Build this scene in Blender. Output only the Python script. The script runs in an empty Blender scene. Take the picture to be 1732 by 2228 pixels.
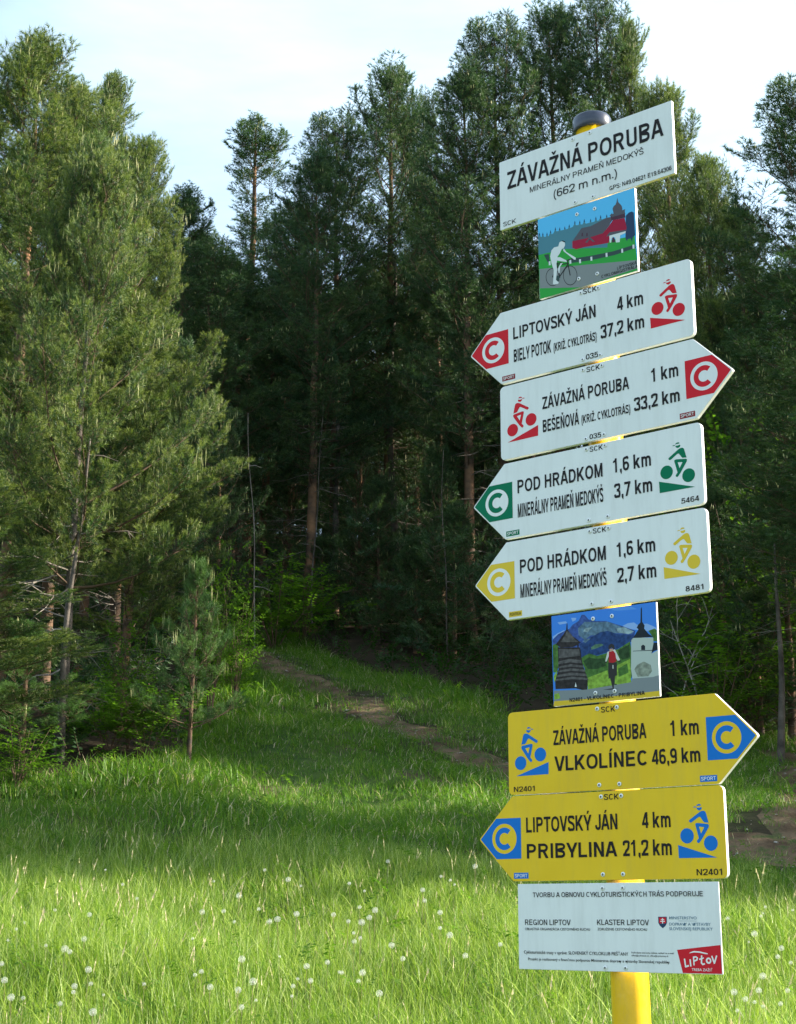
import bpy, bmesh, math, random
import numpy as np
from mathutils import Vector, Matrix

# ------------------------------------------------------------------ camera, world, sun, exposure
S = bpy.context.scene
COL = S.collection
W_PX, H_PX, F_PX = 1732.0, 2228.0, 3266.06
YAW, PITCH, ROLL = 0.67101, 0.26456, 0.00439
EYE = 1.55
def _cam_axes():
    cp, sp, cr, sr = math.cos(PITCH), math.sin(PITCH), math.cos(ROLL), math.sin(ROLL)
    fwd = np.array([0, cp, sp]); right = np.array([1.0, 0, 0]); up = np.cross(right, fwd)
    return cr*right + sr*up, -sr*right + cr*up, fwd
CR, CU, CF = _cam_axes()
cd = bpy.data.cameras.new('camera'); cam = bpy.data.objects.new('camera', cd); COL.objects.link(cam)
cd.sensor_fit = 'VERTICAL'; cd.sensor_height = 24.0; cd.lens = 24.0*F_PX/H_PX
cd.clip_start = 0.05; cd.clip_end = 2000
cam.matrix_world = Matrix(((CR[0], CU[0], -CF[0], 0), (CR[1], CU[1], -CF[1], 0), (CR[2], CU[2], -CF[2], EYE), (0, 0, 0, 1)))
S.camera = cam

SUN_EL, SUN_AZ = math.radians(27), math.radians(4)     # azimuth measured from +X (right) towards +Y (ahead)
SKY_STRENGTH, SUN_STRENGTH, EXPOSURE = 0.112, 5.0, 1.5
w = bpy.data.worlds.new('World'); S.world = w; w.use_nodes = True
nt = w.node_tree; nt.nodes.clear()
out = nt.nodes.new('ShaderNodeOutputWorld'); bg = nt.nodes.new('ShaderNodeBackground')
sky = nt.nodes.new('ShaderNodeTexSky'); sky.sky_type = 'NISHITA'; sky.sun_disc = False
sky.sun_elevation = SUN_EL; sky.sun_rotation = math.pi/2 - SUN_AZ
sky.altitude = 660; sky.air_density = 1.0; sky.dust_density = 3.0; sky.ozone_density = 1.0
tc = nt.nodes.new('ShaderNodeTexCoord'); mp = nt.nodes.new('ShaderNodeMapping'); mp.inputs['Scale'].default_value = (1.0, 1.6, 4.0)
mp.inputs['Rotation'].default_value = (0.3, 0.5, 0.4)
cl = nt.nodes.new('ShaderNodeTexNoise'); cl.inputs['Scale'].default_value = 2.2; cl.inputs['Detail'].default_value = 7; cl.inputs['Roughness'].default_value = 0.55
cr_ = nt.nodes.new('ShaderNodeMapRange'); cr_.inputs['From Min'].default_value = 0.20; cr_.inputs['From Max'].default_value = 0.75; cr_.inputs['To Max'].default_value = 0.60
mx = nt.nodes.new('ShaderNodeMix'); mx.data_type = 'RGBA'; mx.inputs['B'].default_value = (5.3, 6.9, 7.8, 1)
L = nt.links.new
L(tc.outputs['Generated'], mp.inputs[0]); L(mp.outputs[0], cl.inputs['Vector']); L(cl.outputs['Fac'], cr_.inputs['Value'])
L(cr_.outputs[0], mx.inputs['Factor']); L(sky.outputs[0], mx.inputs['A']); L(mx.outputs['Result'], bg.inputs['Color'])
bg.inputs['Strength'].default_value = SKY_STRENGTH; L(bg.outputs[0], out.inputs['Surface'])
sd = bpy.data.lights.new('sun', 'SUN'); sd.energy = SUN_STRENGTH; sd.angle = math.radians(0.5); sd.color = (1.0, 0.93, 0.80)
sun = bpy.data.objects.new('sun', sd); COL.objects.link(sun)
sdir = Vector((math.cos(SUN_EL)*math.cos(SUN_AZ), math.cos(SUN_EL)*math.sin(SUN_AZ), math.sin(SUN_EL)))
sun.rotation_euler = sdir.to_track_quat('Z', 'Y').to_euler(); sun.location = (20, 0, 20)
vs = S.view_settings
vs.view_transform = 'Standard'; vs.look = 'None'; vs.gamma = 1; vs.use_curve_mapping = False; vs.exposure = EXPOSURE
S.cycles.max_bounces = 6; S.cycles.transparent_max_bounces = 4; S.cycles.diffuse_bounces = 3; S.cycles.transmission_bounces = 3

random.seed(7)
rng = np.random.default_rng(7)

# ------------------------------------------------------------------ helpers
def pixel_dir(px, py):
    return CF + CR*((px-W_PX/2)/F_PX) - CU*((py-H_PX/2)/F_PX)
def at_dist(px, py, d):
    """world point on the line of sight of a photo pixel at horizontal distance d"""
    v = pixel_dir(px, py); t = d/math.hypot(v[0], v[1]); return np.array([v[0]*t, v[1]*t, EYE+v[2]*t])
PY = np.array([-200, -60, 0, 4, 7.5, 10.5, 15, 22, 30, 60, 110, 170, 400], float)
PZ = np.array([-12, -3, 0, .22, .74, 1.5, 2.75, 4.85, 7.3, 16.5, 29, 36, 38], float)
def prof(y):
    y = np.asarray(y, float); return (np.interp(y-1, PY, PZ)+np.interp(y, PY, PZ)*2+np.interp(y+1, PY, PZ))/4
def ground(x, y):
    x = np.asarray(x, float); y = np.asarray(y, float)
    t = np.clip(y/12, 0, 1)
    z = prof(y) - 0.05*np.clip(x, -25, 25)*t
    z = z + 0.07*np.sin(x*0.9+1.3)*np.sin(y*0.7+0.4) + 0.04*np.sin(x*2.1+y*1.3) + 0.03*np.sin(y*2.9-x*0.7)
    return z - 0.0*t
G0 = float(ground(0.35, 2.6))
def hit(px, py, lift=0.0):
    v = pixel_dir(px, py); t = 3.0
    while t < 120:
        p = v*t
        if EYE+p[2] <= float(ground(p[0], p[1]))+lift: break
        t += 0.03
    return np.array([v[0]*t, v[1]*t, float(ground(v[0]*t, v[1]*t))])

def mat(name, color, rough=0.6, metal=0.0, spec=0.5, **kw):
    m = bpy.data.materials.new(name); m.use_nodes = True
    b = m.node_tree.nodes['Principled BSDF']
    b.inputs['Base Color'].default_value = (*color, 1); b.inputs['Roughness'].default_value = rough
    b.inputs['Metallic'].default_value = metal; b.inputs['Specular IOR Level'].default_value = spec
    return m
def nodes(m): return m.node_tree.nodes, m.node_tree.links.new, m.node_tree.nodes['Principled BSDF']
def noisy(m, c1, c2, scale, detail=4, coord='Object', bump=0.0, bscale=None, rough=None, c3=None, s3=None):
    N, K, b = nodes(m)
    t = N.new('ShaderNodeTexCoord'); n = N.new('ShaderNodeTexNoise'); n.inputs['Scale'].default_value = scale; n.inputs['Detail'].default_value = detail
    r = N.new('ShaderNodeValToRGB'); r.color_ramp.elements[0].position = .36; r.color_ramp.elements[1].position = .64
    r.color_ramp.elements[0].color = (*c1, 1); r.color_ramp.elements[1].color = (*c2, 1)
    K(t.outputs[coord], n.inputs['Vector']); K(n.outputs['Fac'], r.inputs[0]); last = r.outputs[0]
    if c3:
        n3 = N.new('ShaderNodeTexNoise'); n3.inputs['Scale'].default_value = s3; n3.inputs['Detail'].default_value = 3
        q = N.new('ShaderNodeMapRange'); q.inputs['From Min'].default_value = .5; q.inputs['From Max'].default_value = .66
        x = N.new('ShaderNodeMix'); x.data_type = 'RGBA'; x.inputs['B'].default_value = (*c3, 1)
        K(t.outputs[coord], n3.inputs['Vector']); K(n3.outputs['Fac'], q.inputs['Value']); K(q.outputs[0], x.inputs['Factor']); K(last, x.inputs['A']); last = x.outputs['Result']
    K(last, b.inputs['Base Color'])
    if bump:
        bn = N.new('ShaderNodeTexNoise'); bn.inputs['Scale'].default_value = bscale or scale*4; bn.inputs['Detail'].default_value = 5
        u = N.new('ShaderNodeBump'); u.inputs['Strength'].default_value = bump; u.inputs['Distance'].default_value = 0.02
        K(t.outputs[coord], bn.inputs['Vector']); K(bn.outputs['Fac'], u.inputs['Height']); K(u.outputs[0], b.inputs['Normal'])
    return m
def leafmat(name, c_dark, c_light, trans, rough=0.55, spec=0.3, patch=0.6, tw=0.45):
    """thin foliage: diffuse front plus light coming through, colour varied per instance and in patches over the ground"""
    m = bpy.data.materials.new(name); m.use_nodes = True; N, K, b = nodes(m)
    info = N.new('ShaderNodeObjectInfo'); geo = N.new('ShaderNodeNewGeometry')
    n = N.new('ShaderNodeTexNoise'); n.inputs['Scale'].default_value = patch; n.inputs['Detail'].default_value = 3
    K(geo.outputs['Position'], n.inputs['Vector'])
    a = N.new('ShaderNodeMath'); a.operation = 'ADD'; K(info.outputs['Random'], a.inputs[0]); K(n.outputs['Fac'], a.inputs[1])
    q = N.new('ShaderNodeMapRange'); q.inputs['From Min'].default_value = .35; q.inputs['From Max'].default_value = 1.35; K(a.outputs[0], q.inputs['Value'])
    x = N.new('ShaderNodeMix'); x.data_type = 'RGBA'; x.inputs['A'].default_value = (*c_dark, 1); x.inputs['B'].default_value = (*c_light, 1)
    K(q.outputs[0], x.inputs['Factor']); K(x.outputs['Result'], b.inputs['Base Color'])
    b.inputs['Roughness'].default_value = rough; b.inputs['Specular IOR Level'].default_value = spec
    t = N.new('ShaderNodeBsdfTranslucent'); mu = N.new('ShaderNodeMix'); mu.data_type = 'RGBA'; mu.blend_type = 'MULTIPLY'
    mu.inputs['Factor'].default_value = 1; mu.inputs['B'].default_value = (*trans, 1); K(x.outputs['Result'], mu.inputs['A']); K(mu.outputs['Result'], t.inputs['Color'])
    ms = N.new('ShaderNodeMixShader'); ms.inputs[0].default_value = tw
    K(b.outputs[0], ms.inputs[1]); K(t.outputs[0], ms.inputs[2])
    o = [q_ for q_ in N if q_.type == 'OUTPUT_MATERIAL'][0]; K(ms.outputs[0], o.inputs['Surface'])
    return m

def tag(o, label=None, cat=None, group=None, kind=None):
    if label: o['label'] = label
    if cat: o['category'] = cat
    if group: o['group'] = group
    if kind: o['kind'] = kind
    return o
def link(name, me, parent=None, loc=None):
    o = bpy.data.objects.new(name, me); COL.objects.link(o)
    if parent: o.parent = parent
    if loc is not None: o.location = loc
    return o
def empty(name, loc, rz=0.0):
    o = bpy.data.objects.new(name, None); COL.objects.link(o); o.location = loc; o.rotation_euler = (0, 0, rz); o.empty_display_size = .1
    return o
class MB:
    """collects vertices and faces with material slots; becomes one mesh"""
    def __init__(s): s.v = []; s.f = []; s.m = []
    def add(s, vs, fs, m=0):
        o = len(s.v); s.v += [tuple(p) for p in vs]; s.f += [tuple(i+o for i in f) for f in fs]; s.m += [m]*len(fs)
    def tube(s, pts, rads, n=8, m=0, cap=True):
        pts = [np.array(p, float) for p in pts]; o = len(s.v); k = len(pts)
        for i, p in enumerate(pts):
            d = pts[min(i+1, k-1)]-pts[max(i-1, 0)]; d = d/(np.linalg.norm(d)+1e-9)
            a = np.array([1.0, 0, 0]) if abs(d[0]) < .8 else np.array([0, 1.0, 0])
            u = np.cross(d, a); u /= np.linalg.norm(u); w_ = np.cross(d, u)
            for j in range(n):
                t = 2*math.pi*j/n; s.v.append(tuple(p+rads[i]*(math.cos(t)*u+math.sin(t)*w_)))
        for i in range(k-1):
            for j in range(n):
                s.f.append((o+i*n+j, o+i*n+(j+1) % n, o+(i+1)*n+(j+1) % n, o+(i+1)*n+j)); s.m.append(m)
        if cap:
            s.f.append(tuple(o+(k-1)*n+j for j in range(n))); s.m.append(m)
            s.f.append(tuple(o+j for j in reversed(range(n)))); s.m.append(m)
    def mesh(s, name, mats, smooth=False):
        me = bpy.data.meshes.new(name); me.from_pydata(s.v, [], s.f)
        for x in mats: me.materials.append(x)
        me.polygons.foreach_set('material_index', np.array(s.m, dtype=np.int32))
        if smooth: me.polygons.foreach_set('use_smooth', np.ones(len(s.f), dtype=bool))
        me.update(); return me

# ------------------------------------------------------------------ instancing node group: templates and points live in one mesh
def make_scatter_group(K_):
    g = bpy.data.node_groups.new('scatter_%d' % K_, 'GeometryNodeTree')
    g.interface.new_socket('Geometry', in_out='INPUT', socket_type='NodeSocketGeometry')
    g.interface.new_socket('Geometry', in_out='OUTPUT', socket_type='NodeSocketGeometry')
    N, K = g.nodes, g.links.new
    gi = N.new('NodeGroupInput'); go = N.new('NodeGroupOutput')
    def attr(nm, ty):
        a = N.new('GeometryNodeInputNamedAttribute'); a.data_type = ty; a.inputs['Name'].default_value = nm
        return next(o for o in a.outputs if o.enabled and o.name == 'Attribute')
    tid = attr('tid', 'INT')
    def sep(geo, val):
        c = N.new('FunctionNodeCompare'); c.data_type = 'INT'; c.operation = 'EQUAL'
        ins = [i for i in c.inputs if i.enabled]; K(tid, ins[0]); ins[1].default_value = val
        s = N.new('GeometryNodeSeparateGeometry'); s.domain = 'POINT'; K(geo, s.inputs['Geometry']); K(c.outputs[0], s.inputs['Selection']); return s.outputs['Selection']
    pts = sep(gi.outputs[0], -1)
    jn = N.new('GeometryNodeJoinGeometry')
    for k in reversed(range(K_)):      # the join lists its inputs last first
        gti = N.new('GeometryNodeGeometryToInstance'); K(sep(gi.outputs[0], k), gti.inputs[0]); K(gti.outputs[0], jn.inputs[0])
    ip = N.new('GeometryNodeInstanceOnPoints'); K(pts, ip.inputs['Points']); K(jn.outputs[0], ip.inputs['Instance'])
    ip.inputs['Pick Instance'].default_value = True; K(attr('pick', 'INT'), ip.inputs['Instance Index'])
    K(attr('rot', 'FLOAT_VECTOR'), ip.inputs['Rotation']); K(attr('scl', 'FLOAT_VECTOR'), ip.inputs['Scale'])
    K(ip.outputs[0], go.inputs[0]); return g
GROUPS = {}
def scatter_mesh(name, templates, mats, P, Rt, Sc, pick):
    """templates: list of (verts Nx3, faces, matidx); P positions; returns mesh for the scatter modifier"""
    vs, fs, ms, tid = [], [], [], []
    o = 0
    for k, (v, f, m) in enumerate(templates):
        vs.append(v); tid += [k]*len(v); fs += [tuple(i+o for i in q) for q in f]; ms += list(m); o += len(v)
    nP = len(P); vs.append(P); tid += [-1]*nP
    V = np.concatenate(vs); me = bpy.data.meshes.new(name); me.from_pydata(V.tolist(), [], fs)
    for x in mats: me.materials.append(x)
    me.polygons.foreach_set('material_index', np.array(ms, dtype=np.int32))
    n = len(V)
    a = me.attributes.new('tid', 'INT', 'POINT'); a.data.foreach_set('value', np.array(tid, dtype=np.int32))
    pk = np.zeros(n, dtype=np.int32); pk[o:] = pick; a = me.attributes.new('pick', 'INT', 'POINT'); a.data.foreach_set('value', pk)
    r = np.zeros((n, 3), dtype=np.float32); r[o:] = Rt; a = me.attributes.new('rot', 'FLOAT_VECTOR', 'POINT'); a.data.foreach_set('vector', r.ravel())
    if np.ndim(Sc) == 1: Sc = np.repeat(np.asarray(Sc)[:, None], 3, 1)
    r = np.zeros((n, 3), dtype=np.float32); r[o:] = Sc; a = me.attributes.new('scl', 'FLOAT_VECTOR', 'POINT'); a.data.foreach_set('vector', r.ravel())
    me.update(); return me
def scatter_obj(name, me, ntemp, parent=None):
    if ntemp not in GROUPS: GROUPS[ntemp] = make_scatter_group(ntemp)
    o = link(name, me, parent); md = o.modifiers.new('scatter', 'NODES'); md.node_group = GROUPS[ntemp]
    o['kind'] = 'stuff'; return o

# ------------------------------------------------------------------ materials
M = {}
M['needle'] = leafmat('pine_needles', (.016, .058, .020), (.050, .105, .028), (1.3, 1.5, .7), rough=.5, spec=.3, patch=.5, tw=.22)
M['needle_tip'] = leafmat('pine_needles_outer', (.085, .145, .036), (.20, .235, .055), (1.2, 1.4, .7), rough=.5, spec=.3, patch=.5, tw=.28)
M['needle_far_tip'] = leafmat('forest_needles_outer', (.040, .095, .042), (.095, .145, .045), (1.2, 1.4, .8), rough=.5, spec=.3, patch=.4, tw=.25)
M['needle_far'] = leafmat('forest_needles', (.014, .050, .024), (.044, .092, .034), (1.3, 1.5, .7), rough=.5, spec=.25, patch=.3, tw=.25)
M['candle'] = leafmat('pine_candles', (.26, .29, .11), (.42, .42, .18), (1, 1, .8), tw=.3)
M['twig'] = mat('twig_bark', (.10, .060, .034), .85)
M['bark'] = mat('pine_bark', (.2, .12, .07), .9, spec=.2); noisy(M['bark'], (.06, .045, .036), (.17, .10, .06), 5, 6, bump=.9, bscale=14, c3=(.33, .17, .085), s3=1.2)
M['bark_grey'] = mat('grey_bark', (.15, .12, .1), .9, spec=.2); noisy(M['bark_grey'], (.05, .042, .036), (.14, .115, .095), 6, 6, bump=.9, bscale=16, c3=(.17, .14, .115), s3=1.6)
M['deadwood'] = mat('dead_branch_bark', (.22, .19, .16), .9, spec=.2); noisy(M['deadwood'], (.14, .12, .10), (.30, .26, .22), 4, 4)
M['palewood'] = mat('peeled_dead_wood', (.5, .46, .4), .8); noisy(M['palewood'], (.16, .14, .12), (.40, .36, .31), 6, 4)
M['leaf'] = leafmat('shrub_leaves', (.05, .12, .014), (.11, .20, .025), (1.5, 1.7, .7), rough=.55, spec=.12, patch=1.5, tw=.5)
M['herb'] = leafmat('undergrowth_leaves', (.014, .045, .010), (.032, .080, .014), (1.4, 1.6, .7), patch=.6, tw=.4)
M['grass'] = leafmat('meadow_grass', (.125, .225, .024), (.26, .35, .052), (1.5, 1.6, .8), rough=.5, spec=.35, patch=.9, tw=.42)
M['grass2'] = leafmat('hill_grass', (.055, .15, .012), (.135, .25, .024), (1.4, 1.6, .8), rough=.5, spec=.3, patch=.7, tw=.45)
M['grass_pale'] = leafmat('pale_meadow_grass', (.33, .42, .12), (.50, .56, .24), (1.4, 1.5, .9), rough=.4, spec=.5, patch=1.5, tw=.5)
M['grass_deep'] = leafmat('deep_green_grass', (.045, .12, .015), (.10, .20, .025), (1.5, 1.6, .7), rough=.5, spec=.35, patch=1.2, tw=.45)
M['straw'] = leafmat('straw_blades', (.42, .38, .22), (.60, .52, .32), (1, 1, .8), tw=.4)
M['fluff'] = leafmat('dandelion_fluff', (.72, .73, .70), (.84, .84, .81), (1, 1, 1), rough=.8, tw=.5)
M['stalk'] = leafmat('dandelion_stalk', (.22, .25, .10), (.32, .28, .14), (1, 1, .8))
M['receptacle'] = mat('seed_base', (.25, .2, .13), .8)

# ------------------------------------------------------------------ measured print layout of the boards (mm)
ORG= {1: (-614.0, 1602.3), 2: (-522.6, 1446.3), 3: (-191.9, 1268.6), 4: (-620.2, 1110.2), 5: (-188.1, 950.2), 6: (-186.2, 791.8), 7: (-511.8, 635.5), 8: (-613.1, 463.5), 9: (-181.5, 309.4), 10: (-597.1, 152.6)}
TEXT={
1 : [('ZÁVAŽNÁ PORUBA', 19.9, 379.3, -67.8, 38.8, -2.3), ('MINERÁLNY PRAMEŇ MEDOKÝŠ', 74.3, 335.2, -91.7, 12.1, 0.6), ('(662 m n.m.)', 130.5, 275.5, -121.4, 17.4, 4.6), ('GPS: N49.04621 E19.64306', 257.7, 393.2, -145.2, 9.0, 2.1), ('SCK', 8.3, 39.2, -147.4, 9.5, 1.3)] ,
2 : [('LÍPTOVSKÁ', 176.8, 219.2, -158.5, 5.9, -0.2), ('CYKLOMAGISTRÁLA', 141.9, 221.3, -166.3, 6.0, 0.0)] ,
3 : [('LIPTOVSKÝ JÁN', -394.3, -204.1, -64.7, 25.6, 0.8), ('4 km', -157.0, -101.3, -64.8, 27.3, 0.4), ('BIELY POTOK', -393.7, -306.2, -112.6, 26.1, -0.2), ('(KRIŽ. CYKLOTRÁS)', -300.5, -203.9, -112.4, 17.1, 0.5), ('37,2 km', -194.8, -100.9, -111.8, 26.7, 0.5), ('SCK', -230.3, -200.4, -11.6, 10.9, 0.5), ('035', -228.8, -201.9, -146.4, 10.7, 0.6)] ,
4 : [('ZÁVAŽNÁ PORUBA', 99.1, 290.5, -66.7, 24.9, 0.6), ('1 km', 337.4, 392.7, -64.4, 26.2, -0.7), ('BEŠEŇOVÁ', 99.0, 180.5, -113.4, 24.7, -1.5), ('(KRIŽ. CYKLOTRÁS)', 185.9, 291.0, -113.4, 16.3, 0.0), ('33,2 km', 299.1, 393.3, -112.6, 25.6, 0.3), ('SCK', 200.1, 229.6, -13.6, 10.3, 1.0), ('035', 202.2, 227.3, -148.0, 9.7, -0.2)] ,
5 : [('POD HRÁDKOM', -394.1, -204.2, -65.0, 26.4, -1.6), ('1,6 km', -181.4, -102.7, -62.7, 27.2, 0.0), ('MINERÁLNY PRAMEŇ MEDOKÝŠ', -394.4, -204.4, -113.5, 27.1, -1.6), ('3,7 km', -181.1, -102.2, -111.2, 27.0, -0.2), ('SCK', -230.5, -202.0, -12.6, 9.7, 0.6), ('5464', -45.6, -10.2, -144.5, 9.7, 0.0)] ,
6 : [('POD HRÁDKOM', -393.5, -204.8, -65.4, 26.5, -0.5), ('1,6 km', -181.8, -103.0, -64.4, 26.7, 0.1), ('MINERÁLNY PRAMEŇ MEDOKÝŠ', -393.4, -205.1, -113.0, 26.3, 0.9), ('2,7 km', -182.7, -103.1, -111.8, 26.8, 1.3), ('SCK', -230.9, -202.3, -12.6, 9.4, 1.2), ('8481', -47.0, -12.5, -145.8, 9.6, 0.1)] ,
7 : [('N2401 - VLKOLÍNEC - PRIBYLINA', 35.1, 190.1, -162.6, 6.6, 0.1)] ,
8 : [('ZÁVAŽNÁ PORUBA', 99.6, 291.2, -66.6, 26.7, 0.5), ('1 km', 338.5, 392.3, -66.7, 26.7, 0.2), ('VLKOLÍNEC', 100.9, 290.1, -113.4, 26.4, 1.5), ('46,9 km', 300.0, 392.8, -113.2, 25.8, 0.7), ('SCK', 201.6, 230.7, -15.2, 10.2, 0.1), ('N2401', 11.5, 57.1, -146.4, 9.4, 0.3)] ,
9 : [('LIPTOVSKÝ JÁN', -394.6, -204.2, -66.2, 26.9, 0.1), ('4 km', -155.6, -100.5, -65.8, 26.6, 0.0), ('PRIBYLINA', -394.1, -206.4, -112.2, 25.7, 0.6), ('21,2 km', -195.0, -100.4, -112.2, 26.9, -0.3), ('SCK', -229.5, -199.8, -14.8, 9.9, 0.1), ('N2401', -55.8, -9.3, -146.1, 10.1, -0.4)] ,
10 : [('TVORBU A OBNOVU CYKLOTURISTICKÝCH TRÁS PODPORUJE', 32.7, 369.9, -23.2, 8.3, -1.3), ('REGION LIPTOV', 15.0, 110.8, -71.1, 9.4, -0.7), ('OBLASTNÁ ORGANIZÁCIA CESTOVNÉHO RUCHU', 14.8, 149.9, -80.1, 4.2, -1.0), ('KLASTER LIPTOV', 164.4, 266.2, -70.3, 9.1, -0.6), ('ZDRUŽENIE CESTOVNÉHO RUCHU', 165.1, 262.1, -79.3, 4.1, -0.8), ('MINISTERSTVO', 305.1, 356.0, -60.4, 4.6, 0.2), ('DOPRAVY A VÝSTAVBY', 304.6, 381.0, -70.4, 4.6, 0.0), ('SLOVENSKEJ REPUBLIKY', 304.2, 384.1, -77.8, 4.6, -0.2), ('Cykloturistické trasy v správe: SLOVENSKÝ CYKLOKLUB PIEŠŤANY', 11.7, 224.0, -120.4, 5.4, -2.8), ('Poškodenie značenia môžete nahlásiť na e-mail:', 230.4, 311.1, -116.4, 2.6, -0.3), ('office@cykloklub.sk, office@cyklotrasy.sk', 230.2, 300.7, -121.1, 2.5, -0.6), ('Projekt je realizovaný s finančnou podporou Ministerstva dopravy a výstavby Slovenskej republiky.', 20.3, 303.4, -131.6, 4.5, -1.4), ('TREBA ZAŽIŤ', 342.8, 380.6, -142.3, 4.1, -1.4)] ,
}
RIV={
1 : [(217.8, -7.0), (177.9, -7.8), (220.6, -146.6), (179.7, -146.1)] ,
2 : [(91.7, -17.1), (132.0, -17.2), (91.7, -154.1), (133.1, -154.8)] ,
3 : [(-235.7, -6.9), (-196.9, -7.0), (-236.1, -144.4), (-197.1, -144.2)] ,
4 : [(192.3, -6.9), (234.1, -7.6), (194.3, -145.6), (233.8, -144.3)] ,
5 : [(-237.6, -6.0), (-197.1, -6.2), (-236.9, -144.0), (-196.2, -143.3)] ,
6 : [(-237.6, -7.1), (-197.4, -7.0), (-237.6, -143.6), (-197.4, -144.3)] ,
7 : [(89.7, -15.4), (129.2, -15.1), (90.1, -151.2), (129.7, -151.0)] ,
8 : [(194.0, -7.8), (234.2, -8.2), (193.5, -142.6), (234.2, -142.8)] ,
9 : [(-235.3, -9.0), (-194.7, -9.1), (-236.3, -142.4), (-196.2, -142.4)] ,
10 : [(177.5, -8.7), (217.6, -8.4), (178.1, -141.2), (218.1, -140.7)] ,
}
BOX={
3 : [(-422.2, -135.7), (-391.4, -136.8), (-391.6, -148.9), (-422.0, -147.3)] ,
4 : [(392.0, -138.3), (422.0, -138.4), (422.2, -148.1), (391.5, -148.0)] ,
5 : [(-422.0, -138.1), (-391.5, -138.0), (-391.7, -147.2), (-421.8, -147.5)] ,
6 : [(-420.7, -139.1), (-391.3, -138.5), (-390.8, -146.1), (-420.2, -146.8)] ,
8 : [(390.9, -136.7), (422.0, -136.9), (421.5, -147.0), (390.3, -146.5)] ,
9 : [(-422.9, -135.9), (-391.6, -135.4), (-391.8, -145.8), (-423.0, -145.7)] ,
}
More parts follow.
